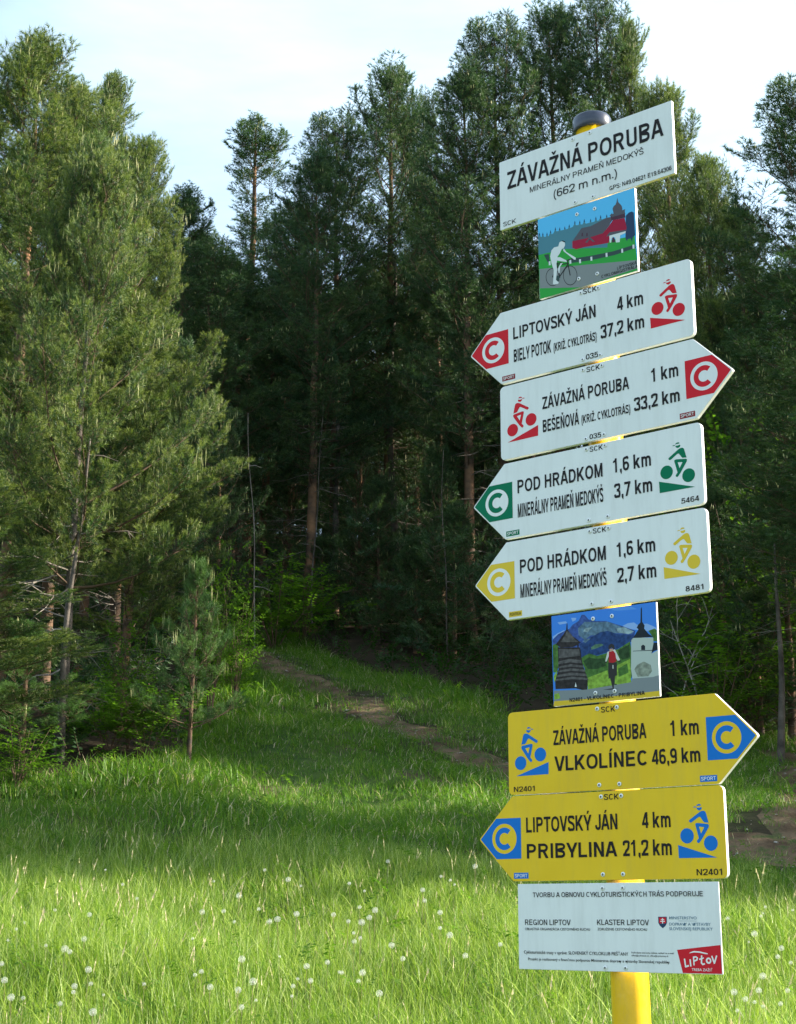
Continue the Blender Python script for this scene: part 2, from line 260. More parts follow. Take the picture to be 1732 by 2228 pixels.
PIC1=[
('sky_blue', [(0, -0.7), (220.2, 0), (221.3, -171.9), (1.0, -172.7)]),
('grass_green', [(0.0, -75.2), (71.9, -82.8), (216.8, -99.4), (221.3, -171.9), (1.0, -172.7)]),
('pine_teal', [(0, -38.1), (11.1, -41.4), (20.0, -44.0), (28.9, -43.4), (41.5, -38.9), (62.6, -41.0), (73.1, -41.7), (87.2, -39.4), (107.9, -42.3), (123.3, -43.7), (142.1, -44.6), (159.1, -44.1), (165.4, -54.8), (156.8, -106.4), (71.8, -85.2), (61.4, -82.2), (19.1, -79.0), (-0.0, -77.6)]),
('pine_teal', [(3.2, -31.2), (5.0, -36.5), (4.5, -36.7), (6.8, -41.9), (8.2, -48.8), (0, -47.4), (0, -39.7), (1.8, -35.9), (1.2, -35.4)]),
('pine_navy', [(3.3, -29.2), (4.9, -36.0), (1.3, -35.6)]),
('pine_teal', [(11.3, -33.5), (13.0, -38.9), (12.5, -39.1), (14.8, -44.3), (16.2, -51.1), (5.5, -49.7), (7.3, -42.1), (9.8, -38.3), (9.3, -37.8)]),
('pine_navy', [(11.3, -31.6), (13.0, -38.3), (9.4, -37.9)]),
('pine_teal', [(21.1, -36.1), (22.8, -41.5), (22.3, -41.6), (24.6, -46.8), (26.0, -53.6), (15.3, -52.3), (17.1, -44.6), (19.6, -40.8), (19.1, -40.4)]),
('pine_navy', [(21.1, -34.1), (22.7, -40.9), (19.2, -40.5)]),
('pine_teal', [(29.5, -33.7), (31.3, -39.0), (30.7, -39.2), (33.0, -44.4), (34.4, -51.2), (23.8, -49.8), (25.6, -42.2), (28.1, -38.4), (27.5, -37.9)]),
('pine_navy', [(29.6, -31.7), (31.2, -38.4), (27.6, -38.0)]),
('pine_teal', [(40.8, -30.8), (42.5, -36.1), (42.0, -36.3), (44.3, -41.4), (45.7, -48.3), (35.1, -46.9), (36.9, -39.3), (39.4, -35.5), (38.8, -35.0)]),
('pine_navy', [(40.9, -28.8), (42.5, -35.5), (38.9, -35.1)]),
('pine_teal', [(50.8, -33.8), (52.5, -39.1), (52.0, -39.2), (54.2, -44.4), (55.6, -51.2), (45.1, -49.8), (46.9, -42.2), (49.4, -38.5), (48.9, -38.0)]),
('pine_navy', [(50.9, -31.8), (52.5, -38.5), (49.0, -38.1)]),
('pine_teal', [(62.8, -35.4), (64.5, -40.7), (63.9, -40.8), (66.2, -46.0), (67.5, -52.8), (57.0, -51.4), (58.8, -43.8), (61.3, -40.1), (60.8, -39.6)]),
('pine_navy', [(62.8, -33.4), (64.4, -40.1), (60.9, -39.7)]),
('pine_teal', [(73.0, -34.2), (74.7, -39.5), (74.2, -39.6), (76.4, -44.8), (77.7, -51.5), (67.3, -50.2), (69.1, -42.6), (71.6, -38.8), (71.0, -38.4)]),
('pine_navy', [(73.1, -32.2), (74.6, -38.9), (71.1, -38.5)]),
('pine_teal', [(86.1, -30.4), (87.7, -35.7), (87.2, -35.9), (89.4, -41.0), (90.7, -47.8), (80.3, -46.4), (82.1, -38.8), (84.6, -35.1), (84.1, -34.6)]),
('pine_navy', [(86.1, -28.5), (87.7, -35.1), (84.2, -34.7)]),
('pine_teal', [(97.3, -33.3), (98.9, -38.6), (98.4, -38.7), (100.6, -43.8), (101.9, -50.6), (91.6, -49.2), (93.4, -41.7), (95.8, -38.0), (95.3, -37.5)]),
('pine_navy', [(97.3, -31.4), (98.9, -38.0), (95.4, -37.6)]),
('pine_teal', [(107.7, -33.2), (109.3, -38.5), (108.8, -38.6), (110.9, -43.7), (112.3, -50.4), (102.0, -49.1), (103.8, -41.6), (106.2, -37.8), (105.7, -37.4)]),
('pine_navy', [(107.7, -31.3), (109.2, -37.9), (105.8, -37.5)]),
('pine_teal', [(121.8, -36.8), (123.5, -42.1), (122.9, -42.2), (125.1, -47.3), (126.4, -54.0), (116.2, -52.7), (118.0, -45.2), (120.4, -41.5), (119.9, -41.0)]),
('pine_navy', [(121.9, -34.9), (123.4, -41.5), (120.0, -41.1)]),
('pine_teal', [(133.9, -35.9), (135.5, -41.2), (135.0, -41.3), (137.1, -46.4), (138.4, -53.1), (128.2, -51.7), (130.0, -44.3), (132.4, -40.6), (131.9, -40.1)]),
('pine_navy', [(133.9, -34.0), (135.4, -40.6), (132.0, -40.2)]),
('pine_teal', [(144.4, -35.9), (146.0, -41.1), (145.5, -41.3), (147.6, -46.4), (148.9, -53.0), (138.8, -51.7), (140.6, -44.2), (143.0, -40.5), (142.5, -40.1)]),
('pine_navy', [(144.5, -34.0), (146.0, -40.6), (142.6, -40.2)]),
('pine_teal', [(158.1, -38.5), (159.7, -43.7), (159.2, -43.8), (161.3, -48.9), (162.5, -55.5), (152.4, -54.2), (154.2, -46.7), (156.7, -43.1), (156.2, -42.6)]),
('pine_navy', [(158.2, -36.6), (159.6, -43.1), (156.2, -42.7)]),
('pine_navy', [(199.8, -52.4), (206.6, -48.1), (213.2, -47.8), (217.2, -51.4), (218.2, -99.0), (213.5, -100.8), (210.6, -110.9), (208.5, -102.5), (201.9, -102.1), (200.1, -106.3), (197.1, -99.1)]),
('roof_grey', [(79.2, -71.1), (100.8, -49.1), (121.4, -51.2), (157.4, -44.3), (165.8, -45.3), (172.3, -50.5), (158.3, -65.4), (147.8, -75.1), (123.9, -76.1), (82.6, -74.5)]),
('barn_red', [(79.2, -71.1), (89.6, -71.7), (112.0, -74.2), (147.8, -74.3), (159.1, -65.7), (171.4, -53.4), (197.1, -56.4), (200.4, -78.0), (199.3, -84.0), (164.5, -80.0), (160.4, -97.9), (106.3, -91.1), (87.3, -90.4), (78.8, -84.7)]),
('barn_dark', [(171.4, -53.4), (168.0, -53.2), (166.0, -40.5), (176.1, -40.4), (197.7, -42.2), (198.8, -56.1)]),
('roof_grey', [(164.2, -41.6), (171.1, -37.3), (169.3, -41.5), (184.4, -41.4), (185.9, -45.8), (170.8, -46.8)]),
('roof_grey', [(172.8, -37.8), (171.4, -29.4), (174.1, -24.6), (178.4, -22.7), (180.6, -17.8), (182.7, -8.8), (184.3, -18.9), (191.6, -29.2), (193.0, -36.0), (192.0, -38.9), (199.2, -38.7), (196.8, -43.6), (199.2, -47.5), (175.8, -46.7), (173.4, -42.8)]),
('barn_dark', [(108.3, -82.8), (118.9, -73.8), (127.9, -85.3), (118.7, -79.4)]),
('roof_grey', [(108.3, -82.0), (118.6, -72.9), (130.4, -86.8), (124.5, -85.1), (118.7, -77.8), (112.5, -84.0)]),
('barn_dark', [(100.2, -66.7), (100.7, -60.4), (102.2, -59.2), (103.7, -60.8), (103.6, -66.9)]),
('barn_dark', [(110.8, -69.8), (111.3, -63.6), (112.7, -62.4), (114.2, -63.9), (114.2, -70.0)]),
('roof_grey', [(155.1, -83.6), (162.9, -76.4), (199.4, -81.7), (198.5, -85.3), (162.7, -83.5)]),
('white', [(162.3, -83.4), (198.5, -84.5), (197.5, -88.2), (185.8, -89.5), (184.5, -103.3), (176.2, -101.7), (174.9, -91.1), (170.0, -88.0), (166.5, -91.8), (165.8, -98.7), (162.6, -98.3)]),
('barn_dark', [(168.3, -89.9), (171.7, -89.3), (174.0, -94.0), (174.6, -100.5), (167.1, -99.2)]),
('rail', [(12.8, -81.3), (24.3, -82.1), (26.3, -107.9), (18.7, -94.4)]),
('rail', [(69.5, -106.3), (119.2, -113.2), (169.7, -118.1), (216.9, -117.5), (218.7, -125.0), (172.7, -126.8), (118.9, -122.7), (70.9, -115.6)]),
('white', [(23.6, -98.2), (27.8, -98.8), (27.9, -107.2), (23.7, -106.7)]),
('white', [(71.1, -108.4), (75.3, -108.9), (75.4, -117.3), (71.2, -116.8)]),
('white', [(93.2, -113.5), (97.3, -114.0), (97.4, -122.3), (93.2, -121.8)]),
('white', [(118.8, -115.5), (122.9, -116.0), (123.0, -124.3), (118.9, -123.8)]),
('white', [(152.7, -117.1), (156.7, -117.6), (156.7, -125.9), (152.7, -125.4)]),
('white', [(187.2, -118.3), (191.1, -118.8), (191.1, -127.0), (187.2, -126.5)]),
('white', [(211.7, -116.7), (215.6, -117.3), (215.6, -125.4), (211.7, -124.9)]),
('road_grey', [(1.4, -108.3), (105.1, -128.3), (221.3, -150.8), (221.3, -167.2), (95.0, -172.7), (1.6, -149.8)]),
('grass_green', [(0.9, -149.6), (86.5, -171.8), (51.8, -172.7), (1.0, -172.7)]),
('black', [(46.9, -138.2), (46.4, -142.3), (45.3, -141.7), (45.8, -137.9)]),
('black', [(46.4, -142.3), (45.2, -146.0), (44.1, -145.1), (45.3, -141.7)]),
('black', [(45.2, -146.0), (43.2, -149.0), (42.3, -147.9), (44.1, -145.1)]),
('black', [(43.2, -149.0), (40.7, -151.4), (40.0, -150.0), (42.3, -147.9)]),
('black', [(40.7, -151.4), (37.7, -152.8), (37.3, -151.4), (40.0, -150.0)]),
('black', [(37.7, -152.8), (34.4, -153.3), (34.2, -151.9), (37.3, -151.4)]),
('black', [(34.4, -153.3), (31.0, -152.9), (31.0, -151.4), (34.2, -151.9)]),
('black', [(31.0, -152.9), (27.5, -151.5), (27.8, -150.1), (31.0, -151.4)]),
('black', [(27.5, -151.5), (24.3, -149.2), (24.8, -148.0), (27.8, -150.1)]),
('black', [(24.3, -149.2), (21.4, -146.1), (22.2, -145.2), (24.8, -148.0)]),
('black', [(21.4, -146.1), (19.0, -142.5), (20.0, -141.8), (22.2, -145.2)]),
('black', [(19.0, -142.5), (17.2, -138.4), (18.3, -138.0), (20.0, -141.8)]),
('black', [(17.2, -138.4), (16.2, -134.0), (17.4, -134.0), (18.3, -138.0)]),
('black', [(16.2, -134.0), (15.9, -129.7), (17.1, -130.0), (17.4, -134.0)]),
('black', [(15.9, -129.7), (16.4, -125.6), (17.6, -126.2), (17.1, -130.0)]),
('black', [(16.4, -125.6), (17.7, -121.9), (18.7, -122.8), (17.6, -126.2)]),
('black', [(17.7, -121.9), (19.6, -118.8), (20.5, -120.0), (18.7, -122.8)]),
('black', [(19.6, -118.8), (22.2, -116.5), (22.9, -117.8), (20.5, -120.0)]),
('black', [(22.2, -116.5), (25.2, -115.0), (25.7, -116.5), (22.9, -117.8)]),
('black', [(25.2, -115.0), (28.5, -114.5), (28.7, -116.0), (25.7, -116.5)]),
('black', [(28.5, -114.5), (32.0, -115.0), (31.9, -116.5), (28.7, -116.0)]),
('black', [(32.0, -115.0), (35.4, -116.5), (35.1, -117.8), (31.9, -116.5)]),
('black', [(35.4, -116.5), (38.7, -118.8), (38.1, -119.9), (35.1, -117.8)]),
('black', [(38.7, -118.8), (41.5, -121.8), (40.8, -122.8), (38.1, -119.9)]),
('black', [(41.5, -121.8), (43.9, -125.5), (43.0, -126.2), (40.8, -122.8)]),
('black', [(43.9, -125.5), (45.6, -129.6), (44.6, -129.9), (43.0, -126.2)]),
('black', [(45.6, -129.6), (46.7, -133.9), (45.5, -133.9), (44.6, -129.9)]),
('black', [(46.7, -133.9), (46.9, -138.2), (45.8, -137.9), (45.5, -133.9)]),
('black', [(88.3, -146.0), (87.7, -150.5), (86.6, -149.9), (87.2, -145.7)]),
('black', [(87.7, -150.5), (86.4, -154.5), (85.4, -153.6), (86.6, -149.9)]),
('black', [(86.4, -154.5), (84.4, -157.9), (83.5, -156.8), (85.4, -153.6)]),
('black', [(84.4, -157.9), (81.7, -160.4), (81.1, -159.1), (83.5, -156.8)]),
('black', [(81.7, -160.4), (78.6, -162.1), (78.2, -160.7), (81.1, -159.1)]),
('black', [(78.6, -162.1), (75.2, -162.7), (75.0, -161.2), (78.2, -160.7)]),
('black', [(75.2, -162.7), (71.6, -162.2), (71.6, -160.8), (75.0, -161.2)]),
('black', [(71.6, -162.2), (68.0, -160.7), (68.3, -159.4), (71.6, -160.8)]),
('black', [(68.0, -160.7), (64.7, -158.3), (65.2, -157.1), (68.3, -159.4)]),
('black', [(64.7, -158.3), (61.7, -155.0), (62.4, -154.1), (65.2, -157.1)]),
('black', [(61.7, -155.0), (59.2, -151.0), (60.1, -150.4), (62.4, -154.1)]),
('black', [(59.2, -151.0), (57.4, -146.6), (58.4, -146.2), (60.1, -150.4)]),
('black', [(57.4, -146.6), (56.3, -141.9), (57.4, -141.9), (58.4, -146.2)]),
('black', [(56.3, -141.9), (56.0, -137.2), (57.2, -137.5), (57.4, -141.9)]),
('black', [(56.0, -137.2), (56.6, -132.7), (57.7, -133.3), (57.2, -137.5)]),
('black', [(56.6, -132.7), (57.9, -128.6), (58.9, -129.5), (57.7, -133.3)]),
('black', [(57.9, -128.6), (60.0, -125.2), (60.8, -126.4), (58.9, -129.5)]),
('black', [(60.0, -125.2), (62.6, -122.6), (63.3, -124.0), (60.8, -126.4)]),
('black', [(62.6, -122.6), (65.8, -121.0), (66.2, -122.5), (63.3, -124.0)]),
('black', [(65.8, -121.0), (69.2, -120.4), (69.4, -121.9), (66.2, -122.5)]),
('black', [(69.2, -120.4), (72.8, -120.9), (72.8, -122.4), (69.4, -121.9)]),
('black', [(72.8, -120.9), (76.4, -122.4), (76.1, -123.8), (72.8, -122.4)]),
('black', [(76.4, -122.4), (79.8, -124.9), (79.2, -126.1), (76.1, -123.8)]),
('black', [(79.8, -124.9), (82.7, -128.2), (82.0, -129.2), (79.2, -126.1)]),
('black', [(82.7, -128.2), (85.2, -132.2), (84.3, -132.9), (82.0, -129.2)]),
('black', [(85.2, -132.2), (87.0, -136.6), (85.9, -137.0), (84.3, -132.9)]),
('black', [(87.0, -136.6), (88.0, -141.3), (86.9, -141.3), (85.9, -137.0)]),
('black', [(88.0, -141.3), (88.3, -146.0), (87.2, -145.7), (86.9, -141.3)]),
('black', [(32.5, -134.7), (46.7, -112.4), (44.6, -111.0), (30.5, -133.2)]),
('black', [(45.8, -112.8), (69.3, -116.2), (69.1, -114.0), (45.5, -110.6)]),
('black', [(68.3, -114.2), (46.6, -137.2), (48.5, -138.9), (70.1, -115.9)]),
('black', [(31.5, -135.0), (47.5, -139.1), (47.6, -137.0), (31.5, -132.9)]),
('black', [(42.0, -106.0), (47.3, -139.8), (49.5, -140.0), (44.3, -106.3)]),
('black', [(65.6, -109.4), (71.1, -141.5), (73.3, -141.7), (67.8, -109.7)]),
('black', [(64.5, -109.1), (78.4, -109.0), (77.8, -106.8), (63.9, -106.9)]),
('black', [(43.3, -108.9), (53.8, -110.2), (53.5, -108.0), (43.0, -106.7)]),
('rail', [(42.4, -133.4), (47.6, -135.7), (47.0, -146.7), (41.2, -146.0), (38.7, -140.5)]),
('black', [(54.1, -63.0), (57.6, -62.9), (63.6, -67.4), (60.9, -68.7), (54.9, -65.7)]),
('white', [(49.6, -64.9), (54.9, -63.7), (61.8, -68.5), (62.5, -74.4), (59.8, -79.3), (54.4, -81.0), (49.8, -88.6), (43.5, -94.9), (50.5, -96.9), (64.2, -107.2), (65.8, -110.9), (61.5, -109.7), (43.3, -102.1), (41.3, -108.9), (42.8, -120.6), (39.5, -142.3), (45.5, -148.8), (44.5, -151.7), (36.7, -151.2), (32.3, -149.2), (34.9, -120.0), (30.0, -104.1), (27.4, -88.7), (30.7, -76.6), (37.0, -71.9), (46.7, -72.7)]),
('white', [(58.9, -79.8), (64.7, -89.6), (85.9, -107.7), (85.8, -111.7), (82.3, -111.1), (71.4, -99.6), (57.8, -85.2)]),
('white', [(56.2, -110.6), (49.9, -116.9), (47.8, -130.1), (46.0, -129.6), (44.6, -119.5), (51.0, -110.0)]),
]
PIC2=[
('photo_sky', [(0, -0.2), (218.5, 0), (219.5, -168), (0.4, -167.8)]),
('photo_cloud', [(12.9, -13.2), (31.0, -13.2), (34.2, -17.1), (17.7, -18.0)]),
('photo_cloud', [(1.4, -39.0), (12.3, -33.8), (27.3, -29.1), (28.8, -33.5), (3.7, -44.9)]),
('photo_cloud', [(150.2, -35.5), (161.2, -31.9), (173.6, -32.0), (179.5, -36.8), (199.4, -37.0), (208.3, -41.5), (217.9, -46.7), (218.0, -54.8), (156.2, -41.0)]),
('photo_cloud', [(42.7, -8.2), (54.0, -9.5), (52.3, -13.6), (45.7, -15.6)]),
('photo_cloud2', [(126.6, 0), (170.2, -2.6), (180.7, -8.7), (142.0, -6.8), (131.1, -4.7)]),
('mount_far', [(1.2, -44.6), (13.9, -35.4), (38.8, -27.6), (45.5, -21.3), (58.7, -15.7), (65.5, -5.2), (72.0, -6.0), (79.7, -15.4), (94.0, -19.9), (116.2, -22.5), (150.2, -36.1), (176.0, -47.3), (170.7, -63.2), (91.9, -79.6), (1.4, -70.2)]),
('mount_grey', [(56.7, -29.6), (71.6, -18.7), (93.9, -22.0), (119.3, -24.2), (140.9, -33.7), (168.4, -45.1), (169.7, -52.1), (124.8, -45.7), (102.6, -47.4), (83.5, -45.3), (70.5, -52.2), (57.9, -42.4)]),
('mount_pale', [(137.6, -38.8), (153.2, -37.9), (172.9, -48.4), (162.0, -51.9), (140.4, -46.1)]),
('mount_pale', [(71.2, -31.3), (87.3, -30.3), (77.3, -39.0), (67.8, -36.5)]),
('mount_blue', [(60.6, -59.5), (80.2, -50.5), (102.8, -41.8), (118.7, -40.9), (140.3, -49.5), (171.1, -54.3), (167.6, -65.6), (148.8, -71.8), (132.9, -78.3), (75.8, -86.2), (59.8, -81.8)]),
('mount_green', [(82.8, -67.5), (92.5, -63.0), (105.2, -62.9), (109.8, -66.2), (95.4, -70.2), (84.2, -71.8)]),
('mount_grey', [(65.6, -54.5), (72.1, -51.0), (83.4, -50.8), (71.9, -58.0)]),
('photo_green', [(1.0, -54.6), (11.8, -51.5), (17.8, -71.9), (10.3, -106.3), (1.3, -105.4)]),
('photo_green', [(59.8, -84.6), (79.2, -78.2), (95.0, -84.0), (117.2, -80.8), (139.3, -76.2), (164.5, -65.2), (169.1, -101.2), (164.9, -130.5), (74.0, -138.6), (68.7, -104.9)]),
('photo_green', [(201.9, -50.3), (214.1, -47.6), (218.5, -50.8), (219.0, -71.2), (210.0, -70.2), (210.3, -63.4)]),
('photo_dark_green', [(66.0, -90.8), (79.0, -85.2), (91.6, -89.2), (110.6, -89.8), (113.2, -103.8), (90.9, -108.5), (75.1, -105.6)]),
('photo_dark_green', [(139.2, -79.0), (162.7, -70.5), (163.3, -93.8), (147.8, -96.3), (141.8, -91.6)]),
('photo_lime', [(74.6, -122.1), (116.0, -112.3), (118.7, -124.8), (138.1, -104.9), (163.2, -96.5), (163.7, -139.9), (73.8, -144.1)]),
('photo_green', [(137.9, -111.7), (156.7, -104.0), (159.1, -120.5), (138.8, -126.7)]),
('photo_lime', [(1.9, -112.5), (8.7, -103.3), (10.0, -116.1), (3.2, -123.8)]),
('photo_road', [(2.0, -139.1), (72.3, -143.2), (163.0, -138.5), (166.3, -132.0), (219.3, -130.3), (219.5, -158.3), (97.0, -160.4), (1.5, -158.6)]),
('photo_lime', [(1.8, -146.1), (12.5, -144.2), (15.5, -154.2), (2.4, -155.9)]),
('wood_dark', [(4.9, -121.2), (12.9, -100.9), (12.4, -60.0), (60.4, -65.1), (64.3, -94.8), (74.5, -124.8), (73.1, -143.3), (62.7, -143.1), (48.4, -139.0), (5.3, -136.6)]),
('wood_grey', [(13.3, -86.2), (37.5, -83.7), (61.2, -88.6), (62.7, -94.6), (37.3, -90.4), (12.2, -91.3)]),
('wood_grey', [(12.2, -95.9), (39.2, -93.7), (65.7, -98.8), (67.2, -102.7), (39.1, -98.3), (11.2, -98.9)]),
('wood_grey', [(11.2, -103.6), (40.2, -101.5), (68.7, -106.7), (70.1, -110.6), (40.1, -106.1), (10.1, -106.5)]),
('wood_grey', [(9.3, -111.1), (40.8, -109.2), (71.6, -114.6), (73.1, -119.2), (40.6, -114.5), (8.2, -114.8)]),
('wood_grey', [(6.7, -118.6), (41.0, -116.9), (74.5, -122.5), (76.0, -126.4), (40.8, -121.4), (5.6, -121.5)]),
('wood_grey', [(14.0, -63.0), (58.7, -68.4), (59.9, -80.4), (35.6, -80.7), (14.3, -80.0)]),
('wood_dark', [(8.4, -53.9), (23.7, -38.6), (31.4, -29.5), (32.9, -17.0), (34.5, -17.2), (34.8, -29.9), (44.9, -42.4), (62.3, -56.2), (57.4, -57.8), (57.1, -67.6), (54.7, -67.3), (54.1, -60.2), (44.3, -62.7), (18.1, -60.6)]),
('wood_grey', [(18.4, -50.8), (28.6, -39.2), (33.0, -31.1), (37.0, -33.0), (51.1, -50.1), (57.5, -54.3), (33.2, -52.4)]),
('white', [(46.8, -136.1), (48.7, -128.0), (50.9, -136.5)]),
('church_white', [(166.9, -62.8), (170.9, -59.1), (211.1, -63.5), (210.9, -85.1), (206.1, -91.4), (219.1, -86.7), (219.3, -130.9), (207.2, -133.1), (166.3, -132.0), (164.0, -114.2)]),
('church_dark', [(165.3, -65.3), (174.1, -55.3), (182.2, -45.3), (178.5, -42.2), (181.8, -37.1), (186.6, -33.5), (188.4, -9.0), (189.8, -5.7), (190.7, -9.3), (190.1, -32.5), (194.7, -39.9), (193.7, -45.3), (201.6, -55.7), (211.2, -62.2), (186.1, -61.1), (170.9, -59.8)]),
('church_dark', [(186.0, -83.2), (186.3, -75.8), (190.2, -73.7), (194.2, -76.6), (194.0, -84.0)]),
('church_dark', [(169.1, -82.8), (210.1, -85.3), (210.0, -86.7), (169.1, -83.7)]),
('church_dark', [(211.4, -72.4), (218.9, -73.2), (219.1, -86.0), (210.7, -87.8), (206.1, -91.4)]),
('bush_grey', [(170.8, -116.2), (176.5, -108.7), (190.4, -104.0), (203.7, -111.3), (206.2, -122.3), (198.3, -131.0), (177.1, -130.3)]),
('rider_dark', [(105.4, -146.2), (124.1, -145.8), (136.5, -147.6), (120.9, -147.9)]),
('rider_dark', [(118.1, -98.8), (136.0, -99.9), (135.1, -123.7), (131.2, -124.0), (129.9, -138.1), (134.5, -138.6), (133.6, -140.5), (128.3, -139.4), (128.0, -146.1), (125.7, -146.6), (123.7, -137.6), (121.0, -126.4), (117.7, -128.9)]),
('rider_white', [(112.2, -96.1), (117.2, -79.4), (123.6, -77.3), (133.0, -76.3), (143.1, -97.2), (138.4, -98.1), (131.0, -87.7), (120.1, -86.6), (115.0, -96.4)]),
('rider_red', [(120.4, -78.4), (124.3, -79.5), (129.1, -77.9), (133.5, -83.9), (135.3, -98.4), (127.4, -100.4), (118.9, -98.2)]),
('rider_skin', [(121.4, -74.3), (129.2, -74.5), (127.4, -79.1), (122.8, -78.9)]),
('rider_dark', [(119.0, -74.1), (120.5, -67.4), (125.6, -65.1), (131.0, -67.8), (132.7, -75.5), (129.2, -74.9), (126.2, -71.4), (122.1, -74.7)]),
('rider_dark', [(111.9, -96.1), (115.0, -96.4), (114.9, -99.1), (111.5, -98.8)]),
('rider_dark', [(138.4, -97.4), (143.1, -96.5), (143.8, -99.3), (139.1, -99.8)]),
('rider_white', [(127.0, -103.8), (128.5, -103.9), (128.6, -110.8), (126.7, -110.6)]),
('sign_yellow', [(1.5, -158.6), (97.0, -160.4), (219.5, -158.3), (219.5, -168), (0.4, -167.8)]),
]
# ------------------------------------------------------------------ terrain
def inpoly(px, py, poly):
    px = np.asarray(px); py = np.asarray(py); r = np.zeros(px.shape, bool); n = len(poly)
    for i in range(n):
        x1, y1 = poly[i]; x2, y2 = poly[(i+1) % n]
        c = ((y1 > py) != (y2 > py)) & (px < (x2-x1)*(py-y1)/(y2-y1+1e-12)+x1); r ^= c
    return r
edge_px = [(0, 1690), (160, 1680), (330, 1668), (400, 1640), (455, 1560), (470, 1470), (480, 1400), (505, 1352), (600, 1395), (760, 1450), (900, 1490), (1000, 1520), (1100, 1556), (1250, 1575), (1420, 1560), (1560, 1540), (1660, 1560), (1770, 1570)]
EDGE = [tuple(hit(*p)[:2]) for p in edge_px]
CLEARING = [(-14, EDGE[0][1]-.4)] + EDGE + [(EDGE[-1][0]+1.5, EDGE[-1][1]-2), (EDGE[-1][0]+2.5, 12.3), (9, 11.6), (30, 11.2), (30, -30), (-30, -30), (-30, EDGE[0][1]-1)]
path_px = [(455, 1382), (520, 1415), (600, 1452), (700, 1500), (790, 1545), (900, 1592), (980, 1630), (1070, 1672), (1180, 1722), (1320, 1772), (1480, 1822), (1620, 1850), (1760, 1872)]
PATH = [hit(*p)[:2] for p in path_px]
PATH = [PATH[0]+(PATH[0]-PATH[1])*1.5] + PATH + [PATH[-1]+(PATH[-1]-PATH[-2])*2.5]
path2_px = [(1745, 1850), (1738, 1780), (1742, 1700), (1756, 1620), (1764, 1560)]
PATH2 = [hit(*p)[:2] for p in path2_px]
def dist_to(poly, x, y):
    d = np.full(np.shape(x), 1e9)
    for a, b in zip(poly[:-1], poly[1:]):
        ab = np.array(b)-np.array(a); L2 = ab@ab+1e-9
        t = np.clip(((x-a[0])*ab[0]+(y-a[1])*ab[1])/L2, 0, 1)
        d = np.minimum(d, np.hypot(x-(a[0]+t*ab[0]), y-(a[1]+t*ab[1])))
    return d
def build_ground():
    def axis(a, b, fine0, fine1, n1, n2, n3):
        l = fine0-(fine0-a)*np.linspace(1, 0, n1, endpoint=False)**2.0
        m = np.linspace(fine0, fine1, n2); r = fine1+(b-fine1)*np.linspace(0, 1, n3+1)[1:]**2.0
        return np.concatenate([l, m, r])
    xs = axis(-400, 400, -14, 14, 24, 90, 24); ys = axis(-200, 400, 1, 38, 16, 120, 30)
    X, Y = np.meshgrid(xs, ys); Z = ground(X, Y); nx, ny = len(xs), len(ys)
    V = np.stack([X.ravel(), Y.ravel(), Z.ravel()], 1)
    i = np.arange(nx-1)[None, :]+np.arange(ny-1)[:, None]*nx
    F = np.stack([i, i+1, i+1+nx, i+nx], -1).reshape(-1, 4)
    me = bpy.data.meshes.new('ground'); me.from_pydata(V.tolist(), [], F.tolist())
    me.polygons.foreach_set('use_smooth', np.ones(len(F), bool))
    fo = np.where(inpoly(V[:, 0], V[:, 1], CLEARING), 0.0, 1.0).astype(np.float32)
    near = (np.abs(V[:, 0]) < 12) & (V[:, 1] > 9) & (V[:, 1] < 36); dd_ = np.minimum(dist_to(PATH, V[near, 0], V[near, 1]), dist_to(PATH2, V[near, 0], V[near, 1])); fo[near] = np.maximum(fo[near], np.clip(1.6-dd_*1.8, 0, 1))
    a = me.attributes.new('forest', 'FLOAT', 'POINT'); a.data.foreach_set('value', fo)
    m = mat('ground_soil_and_moss', (.06, .08, .03), .95, spec=.1)
    noisy(m, (.040, .075, .018), (.085, .125, .030), 3.0, 6, bump=.6, bscale=18, c3=(.085, .065, .038), s3=.8)
    N, K, b = nodes(m); src = b.inputs['Base Color'].links[0].from_socket
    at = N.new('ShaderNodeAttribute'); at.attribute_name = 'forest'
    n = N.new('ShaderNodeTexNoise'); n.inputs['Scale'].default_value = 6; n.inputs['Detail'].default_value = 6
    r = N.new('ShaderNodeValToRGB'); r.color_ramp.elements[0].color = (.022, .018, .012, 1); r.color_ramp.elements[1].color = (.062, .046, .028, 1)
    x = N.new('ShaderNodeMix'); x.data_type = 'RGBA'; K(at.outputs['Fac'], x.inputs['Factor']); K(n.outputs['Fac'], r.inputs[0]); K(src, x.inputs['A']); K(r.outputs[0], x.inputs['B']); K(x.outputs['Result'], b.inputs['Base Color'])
    me.materials.append(m); o = link('ground', me); tag(o, kind='structure'); return o
build_ground()
